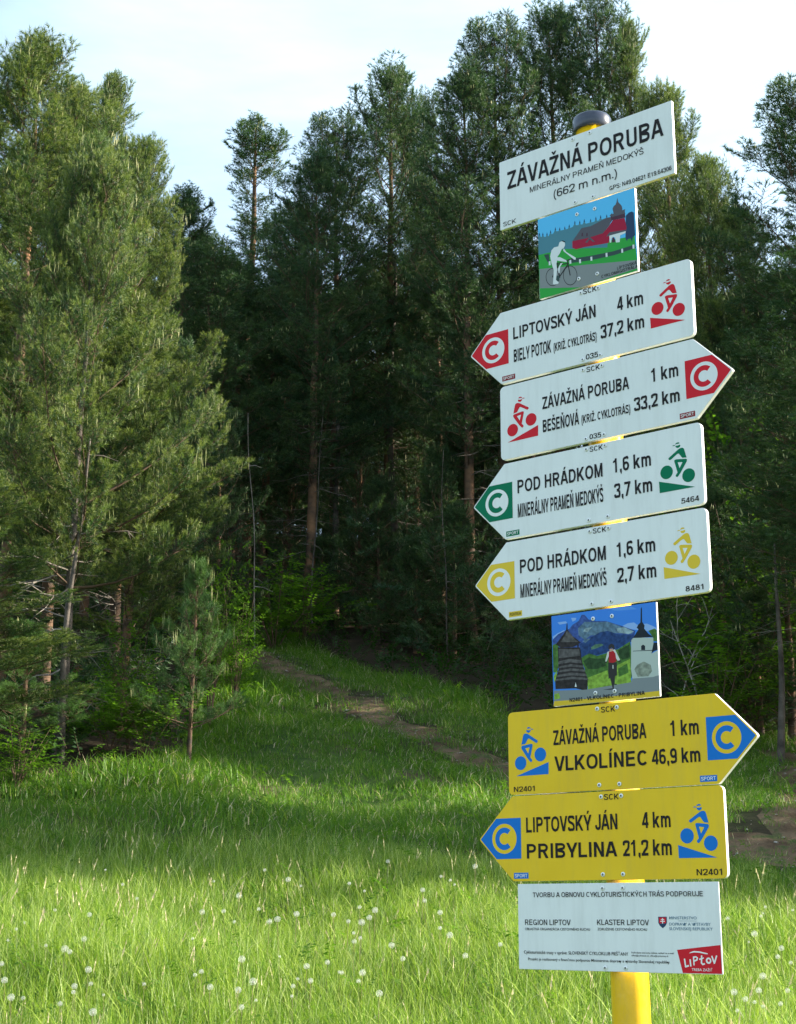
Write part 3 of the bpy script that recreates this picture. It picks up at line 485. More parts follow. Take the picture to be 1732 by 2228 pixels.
def ribbon(name, poly, w0, seed):
    r = np.random.default_rng(seed); P = []
    for a, b in zip(poly[:-1], poly[1:]):
        n = max(2, int(np.linalg.norm(np.array(b)-np.array(a))/.22))
        for t in np.linspace(0, 1, n, endpoint=False): P.append(np.array(a)*(1-t)+np.array(b)*t)
    P = np.array(P); k = np.ones(5)/5
    P[2:-2] = np.stack([np.convolve(P[:, 0], k, 'valid'), np.convolve(P[:, 1], k, 'valid')], 1)
    n = len(P); D = np.gradient(P, axis=0); D /= np.linalg.norm(D, axis=1)[:, None]; Nn = np.stack([-D[:, 1], D[:, 0]], 1)
    jl = np.convolve(r.normal(0, .16, n+4), np.ones(3)/3, 'same')[:n]; jr = np.convolve(r.normal(0, .16, n+4), np.ones(3)/3, 'same')[:n]
    V = []; C = 9
    for i in range(n):
        for j in range(C):
            u = j/(C-1)*2-1; wd = (w0 + (jl[i] if u < 0 else jr[i]))*u
            q = P[i]+Nn[i]*wd; z = float(ground(q[0], q[1])) + (.012 if 0 < j < C-1 else -.03) - .025*math.cos(u*math.pi*1.5)**2 + .02
            V.append((q[0], q[1], z+r.normal(0, .006)))
    F = [(i*C+j, i*C+j+1, (i+1)*C+j+1, (i+1)*C+j) for i in range(n-1) for j in range(C-1)]
    me = bpy.data.meshes.new(name); me.from_pydata(V, [], F); me.polygons.foreach_set('use_smooth', np.ones(len(F), bool))
    me.materials.append(M['dirt']); o = link(name, me); tag(o, kind='structure'); return o
M['dirt'] = mat('trodden_earth', (.2, .14, .09), .95, spec=.1)
noisy(M['dirt'], (.085, .055, .033), (.20, .135, .082), 3.5, 8, bump=1.0, bscale=30, c3=(.07, .085, .03), s3=7)
ribbon('path', PATH, .36, 3); ribbon('side_path', PATH2, .36, 5)

# ------------------------------------------------------------------ signpost
M['white_face'] = mat('white_sign_face', (.72, .75, .74), .55, spec=.2); noisy(M['white_face'], (.73, .745, .735), (.76, .775, .765), 9, 4, bump=.02)
M['yellow_face'] = mat('yellow_sign_face', (.74, .50, .03), .55, spec=.2); noisy(M['yellow_face'], (.76, .485, .014), (.80, .52, .018), 9, 4, bump=.02)
M['alu'] = mat('painted_aluminium_edge', (.78, .78, .76), .35, metal=.25)
M['pole'] = mat('yellow_pole_paint', (.80, .47, .008), .22, spec=.5); noisy(M['pole'], (.76, .44, .006), (.82, .49, .010), 14, 5, bump=.03, bscale=40)
M['capm'] = mat('dark_blue_plastic_cap', (.028, .035, .06), .25, spec=.6)
for nm, c in dict(black=(.018, .016, .018), redp=(.60, .018, .03), greenp=(.0, .155, .075), yellowp=(.72, .50, .045), bluep=(.01, .16, .55), greyblue=(.14, .22, .30), whitep=(.80, .80, .78), darkred=(.25, .02, .03)).items():
    M[nm] = mat('print_'+nm, c, .6, spec=.12)
PC = dict(sky_blue=(.10, .47, .80), grass_green=(.03, .33, .05), pine_teal=(.07, .21, .27), pine_navy=(.02, .05, .11), roof_grey=(.09, .09, .11), barn_red=(.34, .01, .04), barn_dark=(.07, .03, .05), white=(.66, .70, .70), rail=(.035, .07, .065), road_grey=(.22, .24, .24), black=(.02, .02, .02),
  photo_sky=(.045, .21, .68), photo_cloud=(.24, .40, .72), photo_cloud2=(.10, .29, .72), mount_far=(.035, .075, .26), mount_grey=(.09, .16, .23), mount_pale=(.24, .33, .36), mount_blue=(.014, .045, .15), mount_green=(.08, .17, .11), photo_green=(.055, .14, .025), photo_dark_green=(.02, .055, .015), photo_lime=(.20, .34, .04), photo_road=(.20, .23, .24), wood_dark=(.022, .018, .018), wood_grey=(.085, .08, .078), church_white=(.42, .48, .44), church_dark=(.014, .02, .028), bush_grey=(.22, .25, .20), rider_dark=(.03, .028, .028), rider_white=(.60, .60, .56), rider_red=(.38, .015, .02), rider_skin=(.5, .3, .22), sign_yellow=(.66, .45, .03))
for k, c in PC.items():
    M['p_'+k] = mat('printed_'+k, c, .55, spec=.15)

for k in PC:
    if k.startswith(('photo_g', 'photo_d', 'photo_l', 'mount', 'wood', 'bush')):
        c = PC[k]; noisy(M['p_'+k], tuple(x*.70 for x in c), tuple(min(1, x*1.35+.005) for x in c), 130, 5)
def weather(m, amt):
    N, K, b_ = nodes(m); src = b_.inputs['Base Color'].links[0].from_socket
    t_ = N.new('ShaderNodeTexCoord'); mp_ = N.new('ShaderNodeMapping'); mp_.inputs['Scale'].default_value = (26, 26, 3.2)
    n_ = N.new('ShaderNodeTexNoise'); n_.inputs['Scale'].default_value = 1.6; n_.inputs['Detail'].default_value = 6; n_.inputs['Roughness'].default_value = .7
    r_ = N.new('ShaderNodeMapRange'); r_.inputs['From Min'].default_value = .48; r_.inputs['From Max'].default_value = .8; r_.inputs['To Max'].default_value = amt
    x_ = N.new('ShaderNodeMix'); x_.data_type = 'RGBA'; x_.inputs['B'].default_value = (.20, .19, .15, 1)
    K(t_.outputs['Object'], mp_.inputs[0]); K(mp_.outputs[0], n_.inputs['Vector']); K(n_.outputs['Fac'], r_.inputs['Value']); K(r_.outputs[0], x_.inputs['Factor']); K(src, x_.inputs['A']); K(x_.outputs['Result'], b_.inputs['Base Color'])
weather(M['white_face'], .16); weather(M['yellow_face'], .16); weather(M['pole'], .25)
POLE_X, POLE_Y = -.3815, .0445
rootf = np.array([POLE_X, POLE_Y, 0.0])
cy, sy = math.cos(-YAW), math.sin(-YAW)
CAMF = np.array([.97122632, -2.32843395, .09128385])
def fit2world(p):
    d = np.array(p)-CAMF; return np.array([cy*d[0]-sy*d[1], sy*d[0]+cy*d[1], d[2]+EYE])
rw = fit2world([POLE_X, POLE_Y, 0]); gz = float(ground(rw[0], rw[1])); ROOTZ = gz-EYE+CAMF[2]      # fit-frame height of the ground at the pole
post = empty('signpost', (rw[0], rw[1], gz), -YAW)
tag(post, 'tall yellow pole carrying ten white, yellow and picture boards for cycle routes', 'signpost')
def pl(x, y, z): return (x-POLE_X, y-POLE_Y, z-ROOTZ)     # fit frame -> signpost local
lean = lambda z: -.3985-.0117*(z-.05)
b = MB(); zs = [ROOTZ-.35, ROOTZ, .0, 1.0, 1.645]
b.tube([pl(lean(z) if z > ROOTZ-.4 else lean(ROOTZ), POLE_Y, z) for z in zs], [.033]*5, 40, cap=True)
link('pole', b.mesh('pole', [M['pole']], True), post)
b = MB(); zc = 1.6225; xc = lean(zc)
b.tube([pl(xc, POLE_Y, zc), pl(xc, POLE_Y, zc+.001), pl(xc, POLE_Y, zc+.026), pl(xc, POLE_Y, zc+.030), pl(xc, POLE_Y, zc+.0315)], [.0375, .0385, .0385, .0365, .030], 40)
capo = link('cap', b.mesh('cap', [M['capm']], True), post)

def rounded(poly, radii, n=5):
    outp = []; k = len(poly)
    for i in range(k):
        p = np.array(poly[i], float); a = np.array(poly[i-1], float)-p; c = np.array(poly[(i+1) % k], float)-p; r = radii[i]
        if r <= 0: outp.append(tuple(p)); continue
        a /= np.linalg.norm(a); c /= np.linalg.norm(c); ang = math.acos(np.clip(a@c, -1, 1)); t = r/math.tan(ang/2)
        p0 = p+a*t; p1 = p+c*t
        for u in np.linspace(0, 1, n+1): outp.append(tuple((1-u)**2*p0+2*u*(1-u)*p+u*u*p1))
    return outp
def plate_mesh(name, outline, th, face, edge):
    """outline in mm, facing -Y; front face at y=0, small bevel, thickness th (mm)"""
    k = len(outline); c = np.mean(outline, axis=0); V = []
    for y, s in ((0, .6), (.6, 0), (th-.4, 0), (th, .6)):
        for i in range(k):
            p = np.array(outline[i]); a = np.array(outline[i-1]); q = np.array(outline[(i+1) % k]); d = q-a; nrm = np.array([-d[1], d[0]]); nrm /= np.linalg.norm(nrm)+1e-9
            if nrm@(c-p) < 0: nrm = -nrm
            p2 = p+nrm*s; V.append((p2[0]/1000, y/1000, p2[1]/1000))
    F = [tuple(range(k))]; Mi = [0]
    for l in range(3):
        for i in range(k):
            F.append((l*k+i, (l+1)*k+i, (l+1)*k+(i+1) % k, l*k+(i+1) % k)); Mi.append(0 if l == 0 else 1)
    F.append(tuple(range(4*k-1, 3*k-1, -1))); Mi.append(1)
    me = bpy.data.meshes.new(name); me.from_pydata(V, [], F); me.materials.append(face); me.materials.append(edge)
    me.polygons.foreach_set('material_index', np.array(Mi, dtype=np.int32)); me.update()
    bm = bmesh.new(); bm.from_mesh(me); bmesh.ops.recalc_face_normals(bm, faces=bm.faces); bm.to_mesh(me); bm.free(); return me
def print_mesh(name, polys, mats, y0=.25, dy=.03):
    """flat printed shapes (mm), later ones on top"""
    V, F, Mi = [], [], []
    for n, (mi, p) in enumerate(polys):
        q = [p[0]] + [p[i] for i in range(1, len(p)) if p[i] != p[i-1]]
        if len(q) > 2 and q[0] == q[-1]: q = q[:-1]
        if len(q) < 3: continue
        ar = sum(q[i-1][0]*q[i][1]-q[i][0]*q[i-1][1] for i in range(len(q)))
        if ar < 0: q = q[::-1]
        o = len(V); V += [(x/1000, -(y0+dy*n)/1000, z/1000) for x, z in q]; F.append(tuple(range(o, o+len(q)))); Mi.append(mi)
    me = bpy.data.meshes.new(name); me.from_pydata(V, [], F)
    for m in mats: me.materials.append(m)
    me.polygons.foreach_set('material_index', np.array(Mi, dtype=np.int32)); me.update()
    bm = bmesh.new(); bm.from_mesh(me); bmesh.ops.triangulate(bm, faces=bm.faces, ngon_method='EAR_CLIP'); bm.to_mesh(me); bm.free(); return me
_fc = bpy.data.curves.new('cap_height', 'FONT'); _fc.body = 'H'; _fo = bpy.data.objects.new('cap_height', _fc); COL.objects.link(_fo)
bpy.context.view_layer.update(); CAPH = max(v.co.y for v in _fo.to_mesh().vertices); _fo.to_mesh_clear()
def nrm2(a): return a/(np.linalg.norm(a, axis=-1, keepdims=True)+1e-9)
def text_mesh(s, x0, x1, base, cap, bold=.03, y=.6):
    """lettering in mm fitted between x0 and x1 with the given cap height; bold = stroke gain as a share of the cap height"""
    _fc.body = s; bpy.context.view_layer.update()
    cu = _fo.to_curve(bpy.context.evaluated_depsgraph_get(), apply_modifiers=False).copy(); _fo.to_curve_clear()
    loops = []
    for sp in cu.splines:
        bp = sp.bezier_points; n = len(bp); L_ = []
        for i in range(n):
            p, q = bp[i], bp[(i+1) % n]; a0, a1, a2, a3 = [np.array(c_[:2]) for c_ in (p.co, p.handle_right, q.handle_left, q.co)]
            straight = abs(np.cross(a1-a0, a3-a0))+abs(np.cross(a2-a0, a3-a0)) < 1e-5
            for u in ([0] if straight else np.linspace(0, 1, 5, endpoint=False)):
                w_ = 1-u; L_.append(w_**3*a0+3*w_*w_*u*a1+3*w_*u*u*a2+u**3*a3)
        K_ = [L_[0]]
        for p in L_[1:]:
            if np.linalg.norm(p-K_[-1]) > 2e-3: K_.append(p)
        if np.linalg.norm(K_[0]-K_[-1]) < 2e-3: K_.pop()
        if len(K_) > 2: loops.append(np.array(K_))
    a = min(l[:, 0].min() for l in loops); bb = max(l[:, 0].max() for l in loops); off = bold*cap; k = 2.6
    sx = (x1-x0-2*off)/(bb-a); sz = (cap-2*off/k)/CAPH
    area = lambda l: float(np.sum(l[:, 0]*np.roll(l[:, 1], -1)-np.roll(l[:, 0], -1)*l[:, 1]))
    sgn = 1 if area(max(loops, key=lambda l: abs(area(l)))) > 0 else -1
    c2 = bpy.data.curves.new('t', 'CURVE'); c2.dimensions = '2D'; c2.fill_mode = 'BOTH'
    for l in loops:
        P_ = np.stack([(l[:, 0]-a)*sx+x0+off, l[:, 1]*sz*k], 1)
        d0 = P_-np.roll(P_, 1, 0); d1 = np.roll(P_, -1, 0)-P_
        n0 = nrm2(np.stack([d0[:, 1], -d0[:, 0]], 1))*sgn; n1 = nrm2(np.stack([d1[:, 1], -d1[:, 0]], 1))*sgn
        m_ = nrm2(n0+n1); co = np.clip((m_*n0).sum(1), .55, 1)
        P_ = P_+m_*(off/co)[:, None]
        sp = c2.splines.new('POLY'); sp.points.add(len(P_)-1)
        sp.points.foreach_set('co', np.concatenate([P_, np.zeros((len(P_), 1)), np.ones((len(P_), 1))], 1).ravel()); sp.use_cyclic_u = True
    bpy.data.curves.remove(cu)
    o = bpy.data.objects.new('t', c2); COL.objects.link(o); bpy.context.view_layer.update()
    me = bpy.data.meshes.new_from_object(o, depsgraph=bpy.context.evaluated_depsgraph_get())
    bpy.data.objects.remove(o); bpy.data.curves.remove(c2)
    for v in me.vertices: v.co = Vector((v.co.x/1000, -y/1000, (v.co.y/k+base+off/k)/1000))
    me.name = 'lettering'; me.update(); return me
RIVET = MB()
def _riv():
    n = 14; V = []
    for r_, y in ((4.0, 0), (3.8, -.9), (1.9, -1.6), (1.5, -1.2), (0.2, -1.1)):
        V += [(r_*math.cos(2*math.pi*i/n)/1000, y/1000, r_*math.sin(2*math.pi*i/n)/1000) for i in range(n)]
    F = []; mi = []
    for l in range(4):
        for i in range(n): F.append((l*n+i, (l+1)*n+i, (l+1)*n+(i+1) % n, l*n+(i+1) % n)); mi.append(1 if l >= 2 else 0)
    me = bpy.data.meshes.new('rivet'); me.from_pydata(V, [], F); me.materials.append(M['alu']); me.materials.append(M['pin'])
    me.polygons.foreach_set('material_index', np.array(mi, dtype=np.int32)); me.update()
    bm = bmesh.new(); bm.from_mesh(me); bmesh.ops.recalc_face_normals(bm, faces=bm.faces); bm.to_mesh(me); bm.free(); return me
M['pin'] = mat('rivet_pin', (.12, .12, .12), .4, metal=.6); riv_me = _riv()
# ------------------------------------------------------------------ own grotesque lettering (cap height .72, bold stems), each stroke a polygon
CC = .72
def _bar(x0, y0, x1, y1, t):
    tx = t*math.hypot(x1-x0, y1-y0)/max(abs(y1-y0), 1e-6); return [(x0-tx/2, y0), (x0+tx/2, y0), (x1+tx/2, y1), (x1-tx/2, y1)]
def _rect(x0, y0, x1, y1): return [(x0, y0), (x1, y0), (x1, y1), (x0, y1)]
def _stroke(pts, t, closed=False, ty=None):
    """quads along a smooth centre line; returns list of quads sharing their edges"""
    P = np.array(pts, float); n = len(P)
    T = (np.roll(P, -1, 0)-np.roll(P, 1, 0)) if closed else np.gradient(P, axis=0)
    T /= np.linalg.norm(T, axis=1)[:, None]+1e-9; N_ = np.stack([-T[:, 1], T[:, 0]], 1)*np.array([t/2, (ty or t)/2])
    A, B = P+N_, P-N_; m = n if closed else n-1
    return [[tuple(A[i]), tuple(A[(i+1) % n]), tuple(B[(i+1) % n]), tuple(B[i])] for i in range(m)]
def _arc(cx, cy, rx, ry, a0, a1, n=14, e=2.25):
    o = []
    for a in np.radians(np.linspace(a0, a1, n)):
        c, s = math.cos(a), math.sin(a); o.append((cx+rx*math.copysign(abs(c)**(2/e), c), cy+ry*math.copysign(abs(s)**(2/e), s)))
    return o
def _spline(P, k=6):
    P = [np.array(p, float) for p in P]; P = [2*P[0]-P[1]]+P+[2*P[-1]-P[-2]]; o = []
    for i in range(1, len(P)-2):
        for u in np.linspace(0, 1, k, endpoint=False):
            a, b_, c, d = P[i-1:i+3]; o.append(.5*((2*b_)+(c-a)*u+(2*a-5*b_+4*c-d)*u*u+(3*b_-3*c+d-a)*u**3))
    return o+[P[-2]]
def glyph(ch, t):
    """returns (advance, list of polygons)"""
    h = t/2; th = t*.86; hh = th/2; C = CC; G = []; s = .07
    base = {'Á': 'A', 'Č': 'C', 'É': 'E', 'Í': 'I', 'Ň': 'N', 'Š': 'S', 'Ť': 'T', 'Ý': 'Y', 'Ž': 'Z', 'Ó': 'O', 'Ú': 'U'}.get(ch, ch)
    W = dict(A=.66, B=.58, C=.61, D=.60, E=.53, F=.50, G=.64, H=.57, I=t, J=.45, K=.63, L=.49, M=.68, N=.57, O=.68, P=.56, R=.60, S=.57, T=.57, U=.57, V=.63, Y=.64, Z=.55).get(base, .5)
    w_ = W; add = G.append; ext = G.extend
    if base == 'A': s = .01; add(_bar(h*.95, 0, w_/2-h*.35, C, t)); add(_bar(w_-h*.95, 0, w_/2+h*.35, C, t)); add(_rect(w_*.22, .16, w_*.78, .16+th))
    elif base == 'B':
        add(_rect(0, 0, t, C)); ext(_stroke([(h, C-hh)]+_arc(w_*.55, C*.755, w_*.38-h*.3, C*.245-hh, 90, -90)+[(h, C*.51)], th)); ext(_stroke([(h, C*.53)]+_arc(w_*.55, C*.265, w_*.45-h, C*.265-hh, 90, -90)+[(h, hh)], th*1.06))
    elif base == 'C': ext(_stroke(_arc(w_/2, C/2, w_/2-h, C/2-hh, 40, 320, 26), t, ty=th))
    elif base == 'D': add(_rect(0, 0, t, C)); ext(_stroke([(h, C-hh)]+_arc(w_*.42, C/2, w_*.58-h, C/2-hh, 90, -90, 20)+[(h, hh)], t, ty=th))
    elif base == 'E': add(_rect(0, 0, t, C)); add(_rect(t*.5, C-th, w_, C)); add(_rect(t*.5, C*.52-hh, w_*.94, C*.52+hh)); add(_rect(t*.5, 0, w_, th))
    elif base == 'F': add(_rect(0, 0, t, C)); add(_rect(t*.5, C-th, w_, C)); add(_rect(t*.5, C*.50-hh, w_*.9, C*.50+hh))
    elif base == 'G': ext(_stroke(_arc(w_/2, C/2, w_/2-h, C/2-hh, 40, 330, 26), t, ty=th)); add(_rect(w_-t*.9, 0, w_, C*.46)); add(_rect(w_*.52, C*.46-th, w_, C*.46))
    elif base == 'H': add(_rect(0, 0, t, C)); add(_rect(w_-t, 0, w_, C)); add(_rect(t*.5, C*.52-hh, w_-t*.5, C*.52+hh))
    elif base == 'I': add(_rect(0, 0, t, C))
    elif base == 'J': s = .03; ext(_stroke([(w_-h, C), (w_-h, C*.3)]+_arc(w_/2, C*.26, w_/2-h, C*.26-hh, 0, -180, 14)+[(h, C*.32)], t, ty=th))
    elif base == 'K': s = .04; add(_rect(0, 0, t, C)); add(_bar(t*.6, C*.30, w_-h*1.4, C, t)); add(_bar(w_-h*1.3, 0, w_*.36, C*.56, t))
    elif base == 'L': s = .05; add(_rect(0, 0, t, C)); add(_rect(t*.5, 0, w_, th))
    elif base == 'M': add(_rect(0, 0, t, C)); add(_rect(w_-t, 0, w_, C)); add(_bar(t*.7, C, w_/2, 0, t*.82)); add(_bar(w_-t*.7, C, w_/2, 0, t*.82))
    elif base == 'N': add(_rect(0, 0, t, C)); add(_rect(w_-t, 0, w_, C)); add(_bar(t*.62, C, w_-t*.62, 0, t*.85))
    elif base == 'O': s = .045; ext(_stroke(_arc(w_/2, C/2, w_/2-h, C/2-hh, 0, 360, 33)[:-1], t, True, th))
    elif base == 'P': add(_rect(0, 0, t, C)); ext(_stroke([(h, C-hh)]+_arc(w_*.52, C*.70, w_*.48-h, C*.30-hh, 90, -90)+[(h, C*.40+hh)], t*.95, ty=th))
    elif base == 'R': add(_rect(0, 0, t, C)); ext(_stroke([(h, C-hh)]+_arc(w_*.52, C*.71, w_*.44-h, C*.29-hh, 90, -90)+[(h, C*.42+hh)], t*.95, ty=th)); add(_bar(w_-h*1.1, 0, w_*.56, C*.44, t))
    elif base == 'S': s = .04; ext(_stroke(_spline([(w_-h*1.1, C*.76), (w_*.80, C*.90), (w_*.5, C-hh), (w_*.2, C*.90), (h*1.1, C*.745), (w_*.24, C*.60), (w_*.5, C*.525), (w_*.78, C*.43), (w_-h, C*.27), (w_*.8, C*.10), (w_*.5, hh), (w_*.18, C*.10), (h, C*.25)]), t, ty=th))
    elif base == 'T': s = .02; add(_rect(w_/2-h, 0, w_/2+h, C)); add(_rect(0, C-th, w_, C))
    elif base == 'U': ext(_stroke([(h, C), (h, C*.34)]+_arc(w_/2, C*.30, w_/2-h, C*.30-hh, 180, 360, 16)+[(w_-h, C*.34), (w_-h, C)], t, ty=th))
    elif base == 'V': s = .01; add(_bar(h*.95, C, w_/2-h*.2, 0, t)); add(_bar(w_-h*.95, C, w_/2+h*.2, 0, t))
    elif base == 'Y': s = .01; add(_rect(w_/2-h, 0, w_/2+h, C*.44)); add(_bar(w_/2-h*.1, C*.34, h*.95, C, t)); add(_bar(w_/2+h*.1, C*.34, w_-h*.95, C, t))
    elif base == 'Z': s = .03; add(_rect(0, C-th, w_, C)); add(_rect(0, 0, w_, th)); add(_bar(h*1.15, th*.6, w_-h*1.15, C-th*.6, t*.95))
    elif base in '0123456789':
        w_ = .49; s = .033
        if base == '0': ext(_stroke(_arc(w_/2, C/2, w_/2-h, C/2-hh, 0, 360, 29)[:-1], t, True, th))
        if base == '1': add(_rect(w_*.42, 0, w_*.42+t, C)); add([(w_*.10, C*.70), (w_*.45, C*.74), (w_*.42+t, C), (w_*.46, C), (w_*.34, C*.88), (w_*.10, C*.82)])
        if base == '2': ext(_stroke(_spline([(h, C*.68), (w_*.14, C*.86), (w_*.5, C-hh), (w_*.86, C*.87), (w_-h, C*.70), (w_*.80, C*.50), (w_*.45, C*.30), (w_*.2, C*.08)]), t, ty=th)); add(_rect(0, 0, w_, th))
        if base == '3': ext(_stroke(_spline([(h*.9, C*.75), (w_*.18, C*.90), (w_*.48, C-hh), (w_*.82, C*.90), (w_*.84, C*.70), (w_*.70, C*.57), (w_*.42, C*.53)]), t*.95, ty=th)); ext(_stroke(_spline([(w_*.42, C*.53), (w_*.76, C*.47), (w_-h, C*.28), (w_*.80, C*.09), (w_*.48, hh), (w_*.16, C*.09), (h*.8, C*.25)]), t, ty=th))
        if base == '4': add(_rect(w_*.60, 0, w_*.60+t, C)); add(_rect(0, C*.18, w_+.01, C*.18+th)); add(_bar(h*.9, C*.26, w_*.60+h*.4, C, t*.85))
        if base == '5': add(_rect(w_*.12, C-th, w_*.94, C)); add(_bar(w_*.10+h*.6, C*.42, w_*.18+h*.6, C, t*.8)); ext(_stroke(_spline([(w_*.14, C*.44), (w_*.50, C*.62), (w_*.86, C*.52), (w_-h, C*.32), (w_*.82, C*.11), (w_*.46, hh), (w_*.15, C*.08), (h*.8, C*.22)]), t*.95, ty=th))
        if base in '69':
            q = _stroke(_arc(w_/2, C*.32, w_/2-h, C*.32-hh, 0, 360, 25)[:-1], t, True, th) + _stroke(_spline([(w_-h*1.2, C*.80), (w_*.76, C*.92), (w_*.52, C-hh), (w_*.18, C*.84), (h, C*.50), (h, C*.34)]), t*.95, ty=th)
            if base == '9': q = [[(w_-x, C-y) for x, y in p] for p in q]
            ext(q)
        if base == '7': add(_rect(0, C-th, w_, C)); add(_bar(w_*.30, 0, w_-h*1.15, C-th*.5, t))
        if base == '8': ext(_stroke(_arc(w_/2, C*.745, w_*.43-h, C*.255-hh, 0, 360, 23)[:-1], t*.95, True, th)); ext(_stroke(_arc(w_/2, C*.285, w_/2-h, C*.285-hh, 0, 360, 23)[:-1], t, True, th))
    elif base == 'k': w_ = .50; s = .05; add(_rect(0, 0, t, C)); add(_bar(t*.7, C*.24, w_-h*1.3, C*.73, t)); add(_bar(w_-h*1.1, 0, w_*.42, C*.46, t))
    elif base in 'nm':
        X = C*.735; a = .48
        def arch(x0): ext(_stroke([(x0+h, X*.55)]+_arc(x0+(a-t)/2+h, X*.62, (a-t)/2, X*.38-hh, 170, 0, 12)+[(x0+a-h, 0)], t, ty=th))
        add(_rect(0, 0, t, X)); a = .46 if base == 'n' else .435; arch(0); w_ = a
        if base == 'm': arch(a-t); w_ = 2*a-t
    elif base == ',': w_ = t; s = .06; add([(0, 0), (t*.62, -.13), (t*.85, -.10), (t, 0), (t, t), (0, t)])
    elif base == '.': w_ = t; s = .06; add(_rect(0, 0, t, t))
    elif base == ':': w_ = t; s = .07; add(_rect(0, 0, t, t)); add(_rect(0, C*.72-t, t, C*.72))
    elif base == '-': w_ = .25; s = .04; add(_rect(0, .22, w_, .22+th))
    elif base == '(' or base == ')':
        w_ = .22; s = .045; q = _stroke(_spline([(w_-h*.4, C+.01), (w_*.5, C*.80), (h*.9, C*.36), (w_*.5, -C*.08), (w_-h*.4, -C*.27)]), t*.8)
        if base == ')': q = [[(w_-x, y) for x, y in p] for p in q]
        ext(q)
    elif base == ' ': return .27, []
    cx = w_/2
    if ch in 'ÁÉÍÝÓÚ': add([(cx-.055, C+.05), (cx+.035, C+.05), (cx+.15, C+.19), (cx+.005, C+.19)])
    if ch in 'ČŇŠŽŤ':
        add([(cx-.15, C+.19), (cx-.05, C+.19), (cx+.012, C+.11), (cx+.035, C+.045), (cx-.035, C+.045)]); add([(cx+.15, C+.19), (cx+.05, C+.19), (cx-.012, C+.11), (cx-.035, C+.045), (cx+.035, C+.045)])
    return w_+2*s, [[(x+s, y) for x, y in p] for p in G]
def sign_text(s_, x0, x1, base, cap, t=.125, y=.6):
    adv = 0; polys = []
    for ch in s_:
        a, g = glyph(ch, t); polys += [[(x+adv, y_) for x, y_ in p] for p in g]; adv += a
    xs = [x for p in polys for x, _ in p]; a, b_ = min(xs), max(xs); sx = (x1-x0)/(b_-a); sz = cap/CC
    P_ = [(0, [((x-a)*sx+x0, y_*sz+base) for x, y_ in p]) for p in polys]
    return print_mesh('lettering', P_, [], y0=y, dy=.0015)
CYC = {'cap': [(-52.2, -31.7), (-49.7, -29.9), (-46.3, -29.4), (-43.4, -31.1), (-44.9, -32.4), (-49.2, -32.3), (-52.3, -32.7)],
 'visor': [(-58.1, -33.9), (-55.3, -33.2), (-53.0, -33.4), (-53.0, -34.8), (-57.6, -34.8)],
 'face': [(-52.7, -35.1), (-47.8, -35.5), (-42.7, -34.6), (-42.4, -37.3), (-44.1, -39.2), (-47.5, -40.2), (-50.7, -38.7)],
 'torso': [(-67.1, -56.2), (-66.6, -55.3), (-46.5, -42.6), (-42.5, -41.1), (-39.5, -41.0), (-36.6, -42.2), (-35.0, -45.1), (-31.1, -61.0), (-39.1, -60.0), (-40.9, -58.3), (-45.8, -51.0), (-48.5, -50.7), (-62.7, -59.4), (-64.9, -59.7), (-67.0, -57.8)],
 'legs': [(-56.0, -62.7), (-53.9, -60.8), (-51.2, -60.7), (-32.2, -63.1), (-30.6, -64.6), (-30.8, -67.2), (-31.1, -68.4), (-44.0, -86.7), (-49.5, -93.1), (-52.0, -93.9), (-54.1, -92.0), (-54.0, -89.5), (-50.5, -86.0), (-50.7, -83.9)]}
def circ(cx, cz, r, n=40, a0=0, a1=2*math.pi): return [(cx+r*math.cos(t), cz+r*math.sin(t)) for t in np.linspace(a0, a1, n, endpoint=(a1-a0 < 6.28))]
ROUTE = {3: ('redp', 'white_face'), 4: ('redp', 'white_face'), 5: ('greenp', 'white_face'), 6: ('yellowp', 'white_face'), 8: ('bluep', 'yellow_face'), 9: ('bluep', 'yellow_face')}
DIRN = {3: -1, 4: 1, 5: -1, 6: -1, 8: 1, 9: -1}
LABEL = {1: 'white name board ZÁVAŽNÁ PORUBA at the top of the pole', 2: 'drawn picture of a cyclist, red church and fir trees', 3: 'white arrow pointing left with red emblem, LIPTOVSKÝ JÁN 4 km',
 4: 'white arrow pointing right with red emblem, ZÁVAŽNÁ PORUBA 1 km', 5: 'white arrow pointing left with green emblem, POD HRÁDKOM', 6: 'white arrow pointing left with yellow emblem, POD HRÁDKOM',
 7: 'photo picture of two towers, mountains and a cyclist in red', 8: 'yellow arrow pointing right with blue emblem, VLKOLÍNEC 46,9 km', 9: 'yellow arrow pointing left with blue emblem, PRIBYLINA 21,2 km', 10: 'white sponsor plate with small print and red LIPTOV logo'}
PW = {1: (398.9, 153.4, 7), 2: (221.3, 172.7, 6), 7: (219.5, 168.0, 5), 10: (398.3, 147.2, 3)}
LB, HB = 424.6, 151.9
boards = {}
